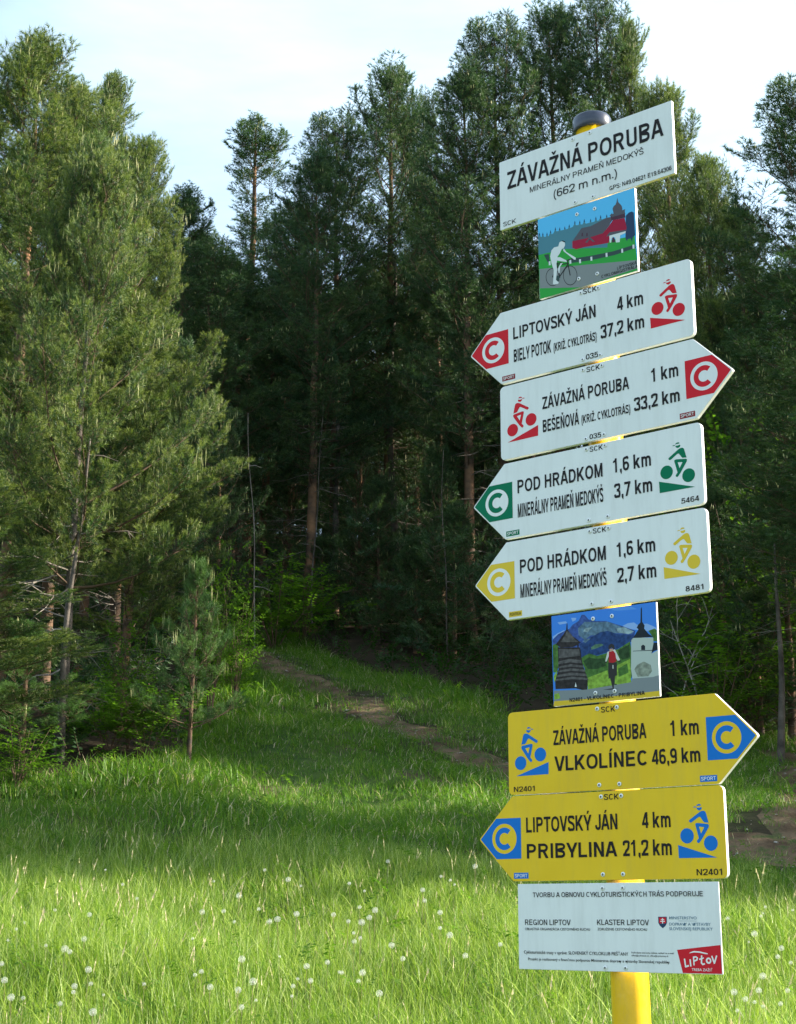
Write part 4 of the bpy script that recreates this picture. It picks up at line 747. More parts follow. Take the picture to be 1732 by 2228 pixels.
for k in range(1, 11):
    ox, oz = ORG[k]
    if k in DIRN:
        s = DIRN[k]; pts = [(0, 0), (s*LB, 0), (s*500, -HB/2), (s*LB, -HB), (0, -HB)]
        outl = rounded(pts, [11, 4, 5, 4, 11]); me = plate_mesh('arrow_board', outl, 9, M[ROUTE[k][1]], M['alu']); nm = 'arrow_board'
    else:
        wd, hg, th = PW[k]; outl = rounded([(0, 0), (wd, 0), (wd, -hg), (0, -hg)], [1.5]*4, 3)
        nm = {1: 'name_board', 2: 'picture_board', 7: 'picture_board', 10: 'sponsor_board'}[k]; me = plate_mesh(nm, outl, th, M['white_face'], M['alu'])
    bo = link(nm, me, post, pl(ox/1000, 0, oz/1000)); tag(bo, LABEL[k]); boards[k] = bo
    for (x, z) in RIV[k]:
        link('rivet', riv_me, bo, (x/1000, -.0003, z/1000))
    if k in DIRN:
        s = DIRN[k]; colr, face = ROUTE[k]
        e = [(s*461, -39.2), (s*406.3, -39.2), (s*406.3, -112), (s*461, -112), (s*495.5, -76.3), (s*495.5, -75.1)]
        cx, cz = s*443, -75.8
        ang = math.radians(48); A = circ(cx, cz, 20.3, 40, ang, 2*math.pi-ang); B = circ(cx, cz, 10.6, 40, ang, 2*math.pi-ang)
        c_ = [(0, e), (1, circ(cx, cz, 27))]
        for i in range(39): c_.append((0, [A[i], A[i+1], B[i+1], B[i]]))
        link('arrow_emblem', print_mesh('arrow_emblem', c_, [M[colr], M[face]], dy=.004), bo)
        mir = 1 if s < 0 else -1
        off = 0 if k < 8 else (1.5 if s < 0 else -1.5)
        P_ = [(0, [(mir*x+off, z) for x, z in CYC[q]]) for q in ('visor', 'cap', 'face', 'torso', 'legs')]
        P_ += [(1, [(mir*x+off, z) for x, z in [(-48.9, -66.9), (-39.6, -68.1), (-45.8, -78.1)]]), (0, circ(mir*-72.1+off, -81.3, 12.6)), (0, circ(mir*-28.7+off, -94.5, 12.6)),
               (0, [(mir*-88.2, -96), (mir*-16.8, -118), (mir*-87.6, -117.6)])]
        link('cyclist_pictogram', print_mesh('cyclist_pictogram', P_, [M[colr], M[face]], dy=.004), bo)
        bx = BOX[k]; x0 = min(p[0] for p in bx); x1 = max(p[0] for p in bx); z1 = -136.9; z0 = -147.3
        fr = M['darkred'] if colr == 'redp' else (M['yellowp'] if colr == 'yellowp' else M[colr])
        tagm = print_mesh('grade_tag', [(0, [(x0, z0), (x1, z0), (x1, z1), (x0, z1)])], [fr])
        gt = link('grade_tag', tagm, bo)
        tm = sign_text('REKREA' if k == 6 else 'SPORT', x0+2.2, x1-2.2, z0+2.2, z1-z0-4.4, .12); tm.materials.append(M['black' if k == 6 else 'whitep']); link('lettering', tm, bo)
    for (s_, x0, x1, base, cap, sl) in TEXT[k]:
        if k == 10 and (cap < 8 or s_.startswith('TREBA')): tm = text_mesh(s_, x0, x1, base, cap, .014)
        elif k == 7: tm = sign_text(s_, x0, x1, base, cap, .15)
        else: tm = sign_text(s_, x0, x1, base, cap, .115 if k == 10 else (.10 if (k == 1 and 9.2 < cap < 30) else (.142 if cap > 12 else .12)))
        mm = M['black']
        if k == 10 and s_ in ('MINISTERSTVO', 'DOPRAVY A VÝSTAVBY', 'SLOVENSKEJ REPUBLIKY'): mm = M['greyblue']
        if s_.startswith('TREBA'): mm = M['whitep']
        tm.materials.append(mm); link('lettering', tm, bo)
for k, data in ((2, PIC1), (7, PIC2)):
    keys = sorted({c for c, _ in data}); link('printed_picture', print_mesh('printed_picture', [(keys.index(c), p) for c, p in data], [M['p_'+c] for c in keys], y0=.1, dy=.003), boards[k])
b10 = boards[10]
logo = [(0, [(317.0, -109.5), (396.6, -100.6), (397.1, -145.8), (326.0, -146.1)])]
def stroke(pts, wd):
    r = []
    for a, c in zip(pts[:-1], pts[1:]):
        a = np.array(a, float); c = np.array(c, float); d = c-a; L_ = np.linalg.norm(d)+1e-9; d /= L_; n_ = np.array([-d[1], d[0]])*wd/2; a2 = a-d*wd*.3; c2 = c+d*wd*.3
        r.append((1, [tuple(a2+n_), tuple(c2+n_), tuple(c2-n_), tuple(a2-n_)]))
    return r
logo += [(1, [(338.5, -114.8), (342.6, -112.3), (348.4, -110.7), (358.6, -111.2), (373.1, -114.2), (373.0, -115.5), (368.6, -115.3), (358.5, -113.5), (348.3, -113.0)])]
logo += stroke([(330.2, -124.0), (331.6, -136.0), (337.0, -134.4)], 2.6) + stroke([(340.4, -124.8), (341.2, -134.6)], 2.5)
logo += stroke([(347.2, -132.9), (346.9, -120.6), (351.4, -120.0), (353.8, -121.8), (352.9, -124.8), (347.6, -126.8)], 2.3)
logo += stroke([(361.8, -118.4), (360.9, -129.4), (363, -131.6), (366.4, -130.8)], 2.5) + stroke([(357.6, -123.8), (365.0, -121.6)], 2.0)
logo += [(1, circ(374.0, -125.6, 5.0, 20)), (0, circ(374.2, -125.4, 2.3, 16))] + stroke([(380.4, -118.6), (384.2, -129.4), (388.8, -118.0)], 2.5)
link('red_logo', print_mesh('red_logo', logo, [M['redp'], M['whitep']], dy=.008), b10, None)
link('divider_line', print_mesh('divider_line', [(0, [(321.7, -62.7), (355.8, -62.7), (355.8, -63.2), (321.7, -63.2)])], [M['greyblue']]), b10)
sh = [(0, [(283.9, -56.2), (300.4, -56.2), (300.2, -66.4), (297.5, -70.8), (292.0, -74.9), (286.6, -70.8), (284.0, -66.4)]), (1, [(285.4, -57.6), (298.9, -57.6), (298.7, -66.0), (296.5, -67.4), (292.2, -66.0), (287.8, -67.4), (285.6, -66.2)]),
      (2, [(291.3, -58.5), (292.9, -58.5), (292.9, -67.5), (291.3, -67.5)]), (2, [(288.9, -60.2), (295.3, -60.2), (295.3, -61.5), (288.9, -61.5)]), (2, [(287.7, -63.0), (296.5, -63.0), (296.5, -64.4), (287.7, -64.4)])]
link('state_shield', print_mesh('state_shield', sh, [M['p_pine_navy'], M['redp'], M['whitep']], dy=.008), b10)
bpy.data.objects.remove(_fo); bpy.data.curves.remove(_fc)
# ------------------------------------------------------------------ foliage templates
UP = np.array([0, 0, 1.0])
def nrm(a): return a/(np.linalg.norm(a, axis=-1, keepdims=True)+1e-9)
def needle_cloud(r, a, b, n, nl, wd):
    """n needles (one triangle each) round the shoot from a to b"""
    d = nrm(b-a); u = r.random(n)**.8; base = a+(b-a)*u[:, None]
    rd = r.normal(size=(n, 3)); rd -= (rd@d)[:, None]*d; rd = nrm(rd)
    al = np.radians(r.uniform(28, 68, n)); al = al*(1-.45*(u > .85))
    dr = nrm(d*np.cos(al)[:, None]+rd*np.sin(al)[:, None]+UP*.12); sd = nrm(np.cross(dr, r.normal(size=(n, 3))))
    L_ = nl*r.uniform(.7, 1.15, n)[:, None]
    V = np.stack([base-sd*wd/2, base+sd*wd/2, base+dr*L_], 1).reshape(-1, 3)
    return V, [(3*i, 3*i+1, 3*i+2) for i in range(n)]
def spray(seed, nl, wd, per_m, candles=.6, length=.5, cs=1.0, upr=.0):
    r = np.random.default_rng(seed); V, F, Mi = [], [], []
    def put(v, f, m):
        o = sum(len(q) for q in V); V.append(v); F.extend([tuple(i+o for i in t) for t in f]); Mi.extend([m]*len(f))
    def wood(a, b, w_):
        d = nrm(b-a); s = nrm(np.cross(d, [0, .3, 1])); t = np.cross(d, s)
        put(np.array([a+s*w_, a-s*w_*.5+t*w_*.8, a-s*w_*.5-t*w_*.8, b]), [(0, 1, 3), (1, 2, 3), (2, 0, 3)], 2)
    def candle(p, d):
        for _ in range(1 if r.random() < .6 else 3):
            h = r.uniform(.05, .13)*cs; dd = nrm(UP*1.0+d*.25+r.normal(0, .12, 3)); w_ = .0075*cs**.5; q = p+dd*.01
            s = nrm(np.cross(dd, [1, .2, 0])); t = np.cross(dd, s)
            m_ = p+dd*h*.55
            put(np.array([m_+s*w_*1.2, m_-s*w_*.6+t*w_, m_-s*w_*.6-t*w_, q+dd*h, p]), [(0, 1, 3), (1, 2, 3), (2, 0, 3), (1, 0, 4), (2, 1, 4), (0, 2, 4)], 1)
    main = [np.array([0, 0, 0.]), np.array([length*.55, r.normal(0, .02), .03]), np.array([length, r.normal(0, .03), .10+upr])]
    segs = [(main[0]+(main[1]-main[0])*.3, main[1]), (main[1], main[2])]; wood(main[0], main[1], .006); wood(main[1], main[2], .004)
    tips = [(main[2], nrm(main[2]-main[1]))]
    for k, x in enumerate((.22, .38, .54, .70, .85)):
        for sgn in ((1, -1) if k % 2 == 0 else (-1, 1)):
            if r.random() < .15: continue
            p = main[0]*(1-x)+main[2]*x; p = p+np.array([0, 0, -.015]); L2 = (.30-.22*x)*r.uniform(.7, 1.2)*length/.5
            d = nrm(np.array([math.cos(math.radians(48)), sgn*math.sin(math.radians(48)), r.uniform(.05, .5)]))
            q = p+d*L2; segs.append((p+d*.02, q)); wood(p, q, .003); tips.append((q, d))
    for a, b_ in segs:
        n = max(6, int(np.linalg.norm(b_-a)*per_m)); v, f = needle_cloud(r, a, b_, n, nl, wd); put(v, f, 0)
    for p, d in tips:
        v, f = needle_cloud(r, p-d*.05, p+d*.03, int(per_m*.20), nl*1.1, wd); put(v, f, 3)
    return np.concatenate(V), F, Mi
def candles(seed, n, hmin, hmax, sp=.07, w_=.0048):
    """upright new shoots"""
    r = np.random.default_rng(seed); V, F, Mi = [], [], []
    for i in range(n):
        p = np.array([*r.normal(0, sp, 2), r.normal(0, .02)]) if i else np.zeros(3); h = r.uniform(hmin, hmax)*(1 if i else 1.2); d = nrm(UP+r.normal(0, .09, 3)); o = len(V)
        s = nrm(np.cross(d, [1, .2, 0])); t = np.cross(d, s); m_ = p+d*h*.35
        V += [m_+s*w_, m_-s*w_*.5+t*w_*.87, m_-s*w_*.5-t*w_*.87, p+d*h, p-UP*.03]
        F += [tuple(o+j for j in q) for q in [(0, 1, 3), (1, 2, 3), (2, 0, 3), (1, 0, 4), (2, 1, 4), (0, 2, 4)]]; Mi += [1]*6
        for k in range(7):
            a = r.random()*6.28; q = p+d*h*r.uniform(.0, .55); rd = nrm(np.array([math.cos(a), math.sin(a), 2.6])); sd = nrm(np.cross(rd, [.3, .5, 0])); o = len(V)
            V += [q-sd*.002, q+sd*.002, q+rd*h*.25]; F.append((o, o+1, o+2)); Mi.append(1)
    return np.array(V), F, Mi
T_NEAR = [spray(10+i, .060, .0056, 150) for i in range(4)] + [candles(15, 3, .06, .12), candles(16, 5, .08, .15)]
T_FAR = [spray(20+i, .075, .0100, 78, length=.55) for i in range(4)] + [candles(25, 2, .07, .14, w_=.009), candles(26, 3, .07, .14, w_=.009)]
T_YOUNG = [spray(30+i, .050, .0038, 130, length=.26) for i in range(4)] + [candles(35, 2, .09, .15, .035, .0045), candles(36, 3, .11, .18, .04, .0045)]

class Crown:
    def __init__(s): s.P = []; s.R = []; s.S = []; s.K = []
    def add(s, p, yaw, pitch, roll, sc): s.P.append(p); s.R.append((roll, -pitch, yaw)); s.S.append(sc); s.K.append(random.randrange(4))
    def cand(s, p, sc): s.P.append(p); s.R.append((0, 0, random.random()*6.28)); s.S.append(sc); s.K.append(4+random.randrange(2))
def pine_proto(seed, Ht, R, start, prof_fn, temps, mats, sp=.5, nb=(4, 6), step=.20, sscale=1.0, rb=.11, droop=0.0, dead=14, lean=(0, 0), gap=.08, deadmat='deadwood', leader=True, cand=.55, clen=.40, barkm='bark'):
    """one pine: returns dict of meshes (trunk, boughs, crown, dead_branches) with the base at the origin"""
    random.seed(seed); r = np.random.default_rng(seed); c = Crown(); bw = MB(); tr = MB(); dd = MB()
    n = 14; wob = np.cumsum(r.normal(0, .018, (n, 2)), axis=0)*Ht/10
    def axis(z):
        t = np.clip(z/Ht, 0, 1); i = t*(n-1); k = int(min(i, n-2)); f = i-k; o = wob[k]*(1-f)+wob[k+1]*f
        return np.array([o[0]+lean[0]*t*t, o[1]+lean[1]*t*t, z])
    def rad(z): t = min(max(z/Ht, 0), 1); return rb*(1-t)**.85*(1+.35*math.exp(-z/.25))+.012
    zs = np.concatenate([[-.35, 0, .15], np.linspace(.5, Ht, 22)])
    tr.tube([axis(z) if z > 0 else np.array([wob[0][0], wob[0][1], z]) for z in zs], [rad(max(z, 0)) for z in zs], 10)
    z = Ht*start
    while z < Ht*.985:
        t = (z-Ht*start)/(Ht*(1-start)); k = random.randint(*nb); a0 = random.random()*6.28
        for i in range(k):
            if random.random() < gap: continue
            az = a0+i*6.283/k+random.uniform(-.35, .35); L_ = R*prof_fn(t)*random.choice((.62, .8, .95, 1.0, 1.1))*random.uniform(.88, 1.1)
            if L_ < .12: L_ = .12
            e = math.radians(10+56*t**1.1-14*droop*(1-t)+random.uniform(-10, 10)); o = axis(z+random.uniform(-.15, .15)*sp)
            pts = []
            for s_ in np.linspace(0, 1, 6):
                h = L_*s_*math.cos(e); zz = L_*(s_*math.sin(e)+.22*s_*s_-.10*droop*s_)
                sw = .12*L_*math.sin(s_*3+az*5)*s_
                pts.append(o+np.array([math.cos(az)*h-math.sin(az)*sw, math.sin(az)*h+math.cos(az)*sw, zz]))
            br = min(rad(z)*.42, .007+.007*L_); bw.tube(pts, [br*(1-.8*q) for q in np.linspace(0, 1, 6)], 4, cap=False)
            cov = .72; m = max(2, int(L_*cov/step)); side = random.choice((1, -1))
            for j in range(m+1):
                s_ = 1-j/m*cov
                q = s_*5; a_ = int(min(q, 4)); f = q-a_; p = pts[a_]*(1-f)+pts[a_+1]*f; dv = pts[a_+1]-pts[a_]
                yaw = math.atan2(dv[1], dv[0]); pit = math.atan2(dv[2], math.hypot(dv[0], dv[1]))
                if j == 0:
                    c.add(p-nrm(dv)*.1, yaw, pit+.15, random.uniform(-.3, .3), sscale*random.uniform(.85, 1.1))
                    if random.random() < cand*1.4: c.cand(p+nrm(dv)*(clen-.12)*sscale+np.array([0, 0, .02]), random.uniform(.8, 1.2))
                    continue
                side = -side
                for _ in range(2 if random.random() < .45 else 1):
                    yy = yaw+side*math.radians(random.uniform(35, 75)); pp = pit*.6+random.uniform(-.10, .38+.3*t); sc_ = sscale*random.uniform(.65, 1.1)*(1.0 if s_ > .4 else .85); c.add(p, yy, pp, random.uniform(-.5, .5), sc_)
                    if s_ > .45 and random.random() < cand: c.cand(p+np.array([math.cos(yy)*math.cos(pp), math.sin(yy)*math.cos(pp), math.sin(pp)])*clen*sc_+np.array([0, 0, .02]), random.uniform(.7, 1.1))
        z += sp*random.uniform(.75, 1.2)*(1 if t < .7 else .7)
    if leader:
        tp = axis(Ht)
        for q in range(5): c.add(tp-np.array([0, 0, .22+.10*q])*sscale, random.random()*6.28, math.radians(82-q*6), 0, sscale*.75)
    for i in range(dead):
        z = random.uniform(.08, min(start+.15, .8))*Ht; az = random.random()*6.28; L_ = random.uniform(.3, 1.0)*min(R, 1.5); o = axis(z); e = random.uniform(-.35, .25)
        pts = [o+np.array([math.cos(az)*L_*s_, math.sin(az)*L_*s_, L_*(s_*math.tan(e)-.15*s_*s_)+random.uniform(-.03, .03)]) for s_ in np.linspace(0, 1, 5)]
        dd.tube(pts, [.014*(1-.8*q) for q in np.linspace(0, 1, 5)], 3, cap=False)
        for _ in range(3):
            k = random.randint(1, 3); a2 = az+random.choice((-1, 1))*random.uniform(.5, 1.0); l2 = L_*random.uniform(.2, .45)
            dd.tube([pts[k], pts[k]+np.array([math.cos(a2)*l2, math.sin(a2)*l2, random.uniform(-.12, .1)])], [.006, .002], 3, cap=False)
    out = {'trunk': tr.mesh('trunk', [M[barkm]], True)}
    out['boughs'] = bw.mesh('boughs', [M['twig']], True)
    out['crown'] = scatter_mesh('crown', temps, mats, np.array(c.P), np.array(c.R), np.array(c.S), np.array(c.K))
    if dead: out['dead_branches'] = dd.mesh('dead_branches', [M[deadmat]], True)
    out['H'] = Ht; out['n'] = len(c.P); return out
def plant(name, pr, x, y, z, sxy, sz, rz, label, cat, group=None, tilt=(0, 0)):
    root = empty(name, (x, y, z), rz); root.scale = (sxy, sxy, sz); root.rotation_euler = (tilt[0], tilt[1], rz)
    tag(root, label, cat, group)
    for k in ('trunk', 'boughs', 'dead_branches', 'stems'):
        if k in pr:
            o = link(k, pr[k], root)
            if k in ('boughs', 'dead_branches'): o['kind'] = 'stuff'
    scatter_obj('crown', pr['crown'], 6, root)
    return root
M['needle_young'] = leafmat('young_pine_needles', (.05, .12, .035), (.11, .19, .05), (1.2, 1.4, .9), patch=2, tw=.3)
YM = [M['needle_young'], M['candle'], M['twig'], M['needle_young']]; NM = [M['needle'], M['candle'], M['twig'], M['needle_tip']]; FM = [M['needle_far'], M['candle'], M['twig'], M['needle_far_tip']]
cone = lambda t: max(0.10, (1-t)**.58*(1-.25*math.exp(-t/.10)))
rnd = lambda t: max(0.06, math.sqrt(max(0, 1-t**1.9))*(1-.45*math.exp(-t/.12)))
col = lambda t: max(0.06, (1-t)**.55*(1-.3*math.exp(-t/.1)))
EDGEP = [pine_proto(101+i, 10, 2.2, .23, cone, T_NEAR, NM, nb=(4, 6), sp=.56, step=.075, rb=.10, dead=30, sscale=1.08, gap=.27, cand=.40) for i in range(3)]
SLIM = pine_proto(151, 6.2, 2.0, .27, cone, T_NEAR, NM, nb=(4, 6), sp=.50, step=.075, rb=.055, dead=26, sscale=1.05, gap=.16, cand=.40, barkm='bark_grey')
FORP = [pine_proto(201+i, 14, 2.0, .30, rnd, T_FAR, FM, nb=(4, 5), sp=.56, step=.15, rb=.12, dead=34, sscale=1.15, cand=.25) for i in range(4)]
SPARSE = pine_proto(301, 14, 1.7, .42, lambda t: max(.1, .55+.45*math.sin(t*9))*(1-t)**.5, T_FAR, FM, sp=.62, nb=(3, 5), step=.14, rb=.12, dead=30, sscale=1.05, gap=.12, cand=.3)
DENSE = [pine_proto(601+i, 12, 2.1, .05, rnd, T_FAR, FM, sp=.60, step=.24, rb=.11, dead=0, sscale=1.3, cand=0) for i in range(2)]
YOUNG = [pine_proto(401+i, 2.3, .72, .20, lambda t: max(.16, (1-t)**.8), T_YOUNG, YM, sp=.30, nb=(4, 5), step=.12, rb=.015, dead=0, sscale=.95, cand=.38, clen=.22) for i in range(2)]
UNDER = [pine_proto(501+i, 4, 1.15, .08, cone, T_FAR, FM, sp=.36, nb=(5, 6), step=.2, rb=.045, dead=0, sscale=.8, cand=.1) for i in range(2)]
print('sprays', [p['n'] for p in EDGEP+FORP+[SPARSE]+YOUNG+UNDER])

def by_top(protos, px, py, d, R, i, name='pine_tree', label='', cat='tree', group=None, Rp=2.0, rz=None, sink=.0):
    """a tree whose tip shows at photo pixel (px, py) when it stands at distance d"""
    p = at_dist(px, py, d); g = float(ground(p[0], p[1])); pr = protos[i % len(protos)]; h = p[2]-g
    return plant(name, pr, p[0], p[1], g-sink, R/Rp, h/pr['H'], (i*2.399) % 6.28 if rz is None else rz, label, cat, group)
gE = 'sunlit pines at the left edge of the meadow'; gF = 'pines along the dark forest edge'
# left group, lit by the sun
for (px, py, d, R, i, lab) in [
  (92, 150, 17.5, 2.2, 0, 'tallest left pine with an orange trunk cut by the photo edge'),
  (-60, 150, 19.5, 2.6, 1, 'pine partly outside the left edge behind the orange trunk'),
  (205, 415, 16.0, 1.5, 2, 'sunlit pine with pale upright candles in front of the tall left pine'),
  (180, 235, 19.5, 1.8, 1, 'bushy pine between the tallest left pine and the thin blue-green top'),
  (250, 222, 22.5, 1.5, 0, 'slender dark pine top rising right of the tall left pine'),
  (312, 350, 21.0, 1.7, 2, 'pine at the right end of the sunlit left group against the sky'),
  (-130, 930, 14.0, 1.7, 1, 'low pine outside the left edge with one lit bough tip in view'),
  (305, 765, 17.5, 1.35, 0, 'shorter sunlit pine with low wide boughs over the dark hollow')]:
    by_top([SLIM] if px in (205, 325) else EDGEP, px, py, d, R, i, label=lab, group=gE, Rp=2.0 if px in (205, 325) else 2.2)
# middle and right, mostly shaded
for (px, py, d, R, i, lab) in [
  (400, 458, 30, 1.7, 0, 'round-topped pine just right of the left group below the sky notch'),
  (468, 560, 27, 1.5, 1, 'half-lit pine below the pale sparse pine'),
  (520, 600, 31, 1.6, 2, 'dark pine filling the gap beneath the sparse pine'),
  (640, 470, 31, 1.6, 3, 'pine between the sparse pine and the broad middle clump'),
  (690, 380, 28, 1.5, 0, 'left shoulder of the broad middle clump of pines'),
  (742, 288, 29.5, 1.6, 1, 'pine with a feathery top left of the highest middle pine'),
  (845, 185, 30, 1.8, 2, 'highest pine of the middle clump with a slender leader'),
  (905, 240, 32, 1.3, 3, 'pine with a thin bent top right of the highest middle pine'),
  (955, 420, 30, 1.5, 1, 'pine in the sky notch left of the name board'),
  (1010, 200, 27, 1.6, 0, 'blue-green pine left of the name board'),
  (1085, 92, 27.5, 1.7, 1, 'tall pine rising just above the left half of the name board'),
  (1190, 60, 28.5, 1.8, 2, 'tall pine behind the black pole cap'),
  (1293, 22, 28, 1.7, 3, 'tallest pine of the photo, above the name board'),
  (1372, 110, 28, 1.7, 0, 'pine above the right end of the name board'),
  (1450, 235, 26, 1.7, 1, 'sunlit pine right of the name board'),
  (1540, 385, 25, 1.7, 2, 'sunlit pine right of the red arrow pointing left'),
  (1610, 500, 24.5, 1.6, 3, 'pine sloping down to the gap of sky at the right'),
  (1690, 640, 24, 1.7, 0, 'dark pine behind the tip of the red arrow pointing right'),
  (1765, 225, 19, 1.5, 1, 'pine showing only its twigs at the right photo edge'),
  (1800, 560, 17.5, 1.6, 2, 'low dark pine at the right photo edge')]:
    if px in (1372, 1450, 1540, 1610): by_top(EDGEP, px, py, d, R*1.1, i, label=lab, group=gF, Rp=2.2)  # sunlight put into the colour: these take the left group's lighter needles
    else: by_top(FORP, px, py, d, R*1.12, i, label=lab, group=gF)
by_top([SPARSE], 566, 285, 33, 2.3, 0, label='sparse half-bare pine with gaps of sky between its boughs', group=gF, Rp=1.7)
# rows of forest behind, nobody can tell one from another
gB = 'forest pines standing behind the edge trees'; rr = random.Random(11)
def forest(n, x0, x1, y0, y1, hmin, hmax, label, group, mind=2.3, tries=4000, ok=None, protos=None):
    protos = protos or FORP
    pts = []
    for _ in range(tries):
        if len(pts) >= n: break
        x = rr.uniform(x0, x1); y = rr.uniform(y0, y1)
        if ok and not ok(x, y): continue
        if any((x-a)**2+(y-b_)**2 < mind**2 for a, b_ in pts): continue
        pts.append((x, y)); i = rr.randrange(len(protos)); h = rr.uniform(hmin, hmax)
        plant('pine_tree', protos[i], x, y, float(ground(x, y)), rr.uniform(.85, 1.2), h/protos[i]['H'], rr.random()*6.28, label, 'tree', group)
    return pts
inview = lambda x, y: abs(x) < .30*y+1.5
forest(36, -13, 15, 33.5, 47, 7.6, 9.3, 'tall pine standing in the dark rows behind the forest edge', gB, ok=inview, protos=DENSE)
forest(24, -22, 22, 48, 66, 9, 10.8, 'tall pine standing in the dark rows behind the forest edge', gB, mind=3.2, ok=inview, protos=DENSE)
forest(9, -14, -6.2, 19, 33, 7.5, 9.5, 'pine in the dark hollow behind the left group', 'pines behind the left group', ok=lambda x, y: x < -.24*y-.6)
# forest to the right of the frame that shades the hillside
for k_, (x, y, h_) in enumerate([(8.8, 13.5, 9.5), (11.6, 13.3, 10), (15.2, 13.7, 11), (19.4, 13.5, 12), (24, 13.8, 13)]):
    plant('pine_tree', FORP[k_ % 4], x, y, float(ground(x, y)), 1.0, h_/14, k_*1.3, 'front pine of the forest to the right of the meadow', 'tree', 'front pines right of the meadow')
forest(20, 7.6, 27, 16.8, 34, 10.5, 13.5, 'pine of the forest to the right of the meadow', 'pines right of the meadow', mind=2.4, ok=lambda x, y: x > .30*y+1.6 and not (18.9 < y < 20.5 and x < 18))
# shaded young pines under the big ones
for (px, py, d, R, i, lab) in [
  (785, 925, 29, 1.1, 0, 'shaded young pine right of the brown trunks in mid-forest'), (822, 1060, 28, 1.0, 1, 'shaded young pine low below the highest middle pine'),
  (955, 1010, 27, 1.1, 0, 'shaded young pine behind the tip of the green arrow'), (985, 1120, 26, 1.0, 1, 'shaded young pine behind the tip of the yellow-emblem white arrow'),
  (905, 1190, 26, .9, 0, 'small dark pine above the grass at the foot of the forest'), (1045, 800, 28, 1.2, 1, 'shaded young pine between the two red-emblem arrow tips'),
  (1010, 900, 28, 1.1, 0, 'shaded young pine left of the lower red arrow board'), (480, 930, 25, 1.1, 1, 'half-lit young pine left of the thin pale trunks'),
  (395, 800, 24, 1.2, 0, 'young pine at the right flank of the sunlit left group'), (700, 1180, 28, .9, 1, 'small shaded pine at the foot of the grey trunk'),
  (1620, 900, 22, 1.2, 1, 'young pine right of the red arrow pointing right'), (1560, 1100, 21, 1.1, 0, 'young pine right of the green arrow board'),
  (1690, 1060, 20, 1.1, 1, 'young pine at the right edge beside the green arrow board'), (1640, 1310, 20, .9, 0, 'young pine above the sunlit shrubs at the right'),
  (880, 800, 31, 1.2, 1, 'shaded young pine beside the thick grey trunk'), (640, 980, 30, 1.0, 0, 'shaded young pine between the pale trunks in mid-forest')]:
    by_top(UNDER, px, py, d, R, i, name='young_pine', label=lab, group='young pines under the tall trees', Rp=1.15)
p = hit(410, 1668); q = at_dist(421, 1250, math.hypot(p[0], p[1]))
plant('young_pine', YOUNG[0], p[0], p[1], p[2], .85, (q[2]-p[2])/2.3, .6, 'small pine sapling with long upright candles standing alone on the grass', 'tree')
p = hit(20, 1690); plant('young_pine', YOUNG[1], p[0], p[1]+.4, p[2], 1.25, .62, 2.0, 'knee-high pine at the left photo edge with a lit crown', 'tree')
# ------------------------------------------------------------------ bare trunks in the dark forest
def bare_trunk(px, py0, py1, d, r0, matn, label, group=None, bend=0.0, seed=0):
    rr_ = random.Random(seed); a = at_dist(px, py1, d); g = float(ground(a[0], a[1])); top = at_dist(px, py0, d)[2]; H_ = top-g
    root = empty('dead_tree', (a[0], a[1], g)); tag(root, label, 'tree', group)
    t = MB(); ax = lambda z: np.array([bend*(z/H_)**2+.05*math.sin(z*.9+seed)+.015*math.sin(z*2.7+seed*2), .03*math.cos(z*.7+seed), z])
    zs = np.linspace(-.2, H_, 16); t.tube([ax(z) for z in zs], [r0*(1-.75*max(z, 0)/H_) for z in zs], 7)
    link('trunk', t.mesh('trunk', [M[matn]], True), root)
    b_ = MB()
    for k in range(4):
        z = rr_.uniform(.2, .95)*H_; az = rr_.random()*6.28; l = rr_.uniform(.1, .35); o = ax(z); e = rr_.uniform(-.4, .3)
        b_.tube([o, o+np.array([math.cos(az)*l*.5, math.sin(az)*l*.5, e*l*.5]), o+np.array([math.cos(az)*l, math.sin(az)*l, e*l-.05])], [.010, .007, .003], 3, cap=False)
    o = link('dead_branches', b_.mesh('dead_branches', [M[matn]]), root); o['kind'] = 'stuff'
for a in [(552, 900, 1208, 24, .014, 'deadwood', 'thin bare trunk leaning right of the long lit bough', None, -.12, 1),
          (577, 700, 1170, 31, .12, 'bark', 'thick brown trunk below the sparse pine', None, .0, 3),
          (686, 860, 1240, 27, .016, 'bark_grey', 'needle-thin trunk left of centre in the dark forest', None, .03, 4),
          (726, 800, 1220, 29, .09, 'bark_grey', 'grey trunk right of the needle-thin trunk', None, .0, 5),
          (765, 760, 1200, 31, .08, 'bark', 'brown trunk left of the shaded young pines', None, .05, 6),
          (853, 560, 1000, 30, .12, 'bark_grey', 'thick grey trunk under the highest middle pine', None, .0, 7),
          (968, 980, 1300, 25, .015, 'bark_grey', 'thin grey trunk left of the green arrow board', None, .02, 8),
          (137, 950, 1655, 15.5, .04, 'bark_grey', 'slim grey trunk with bare twigs in front of the dark hollow', None, .06, 10),
          (268, 900, 1560, 18, .05, 'bark_grey', 'dark slim trunk in the hollow behind the sapling', None, .0, 11),
          (1705, 1180, 1620, 18, .05, 'bark_grey', 'shaded trunk beside the path at the right photo edge', None, .0, 12)]:
    bare_trunk(*a)
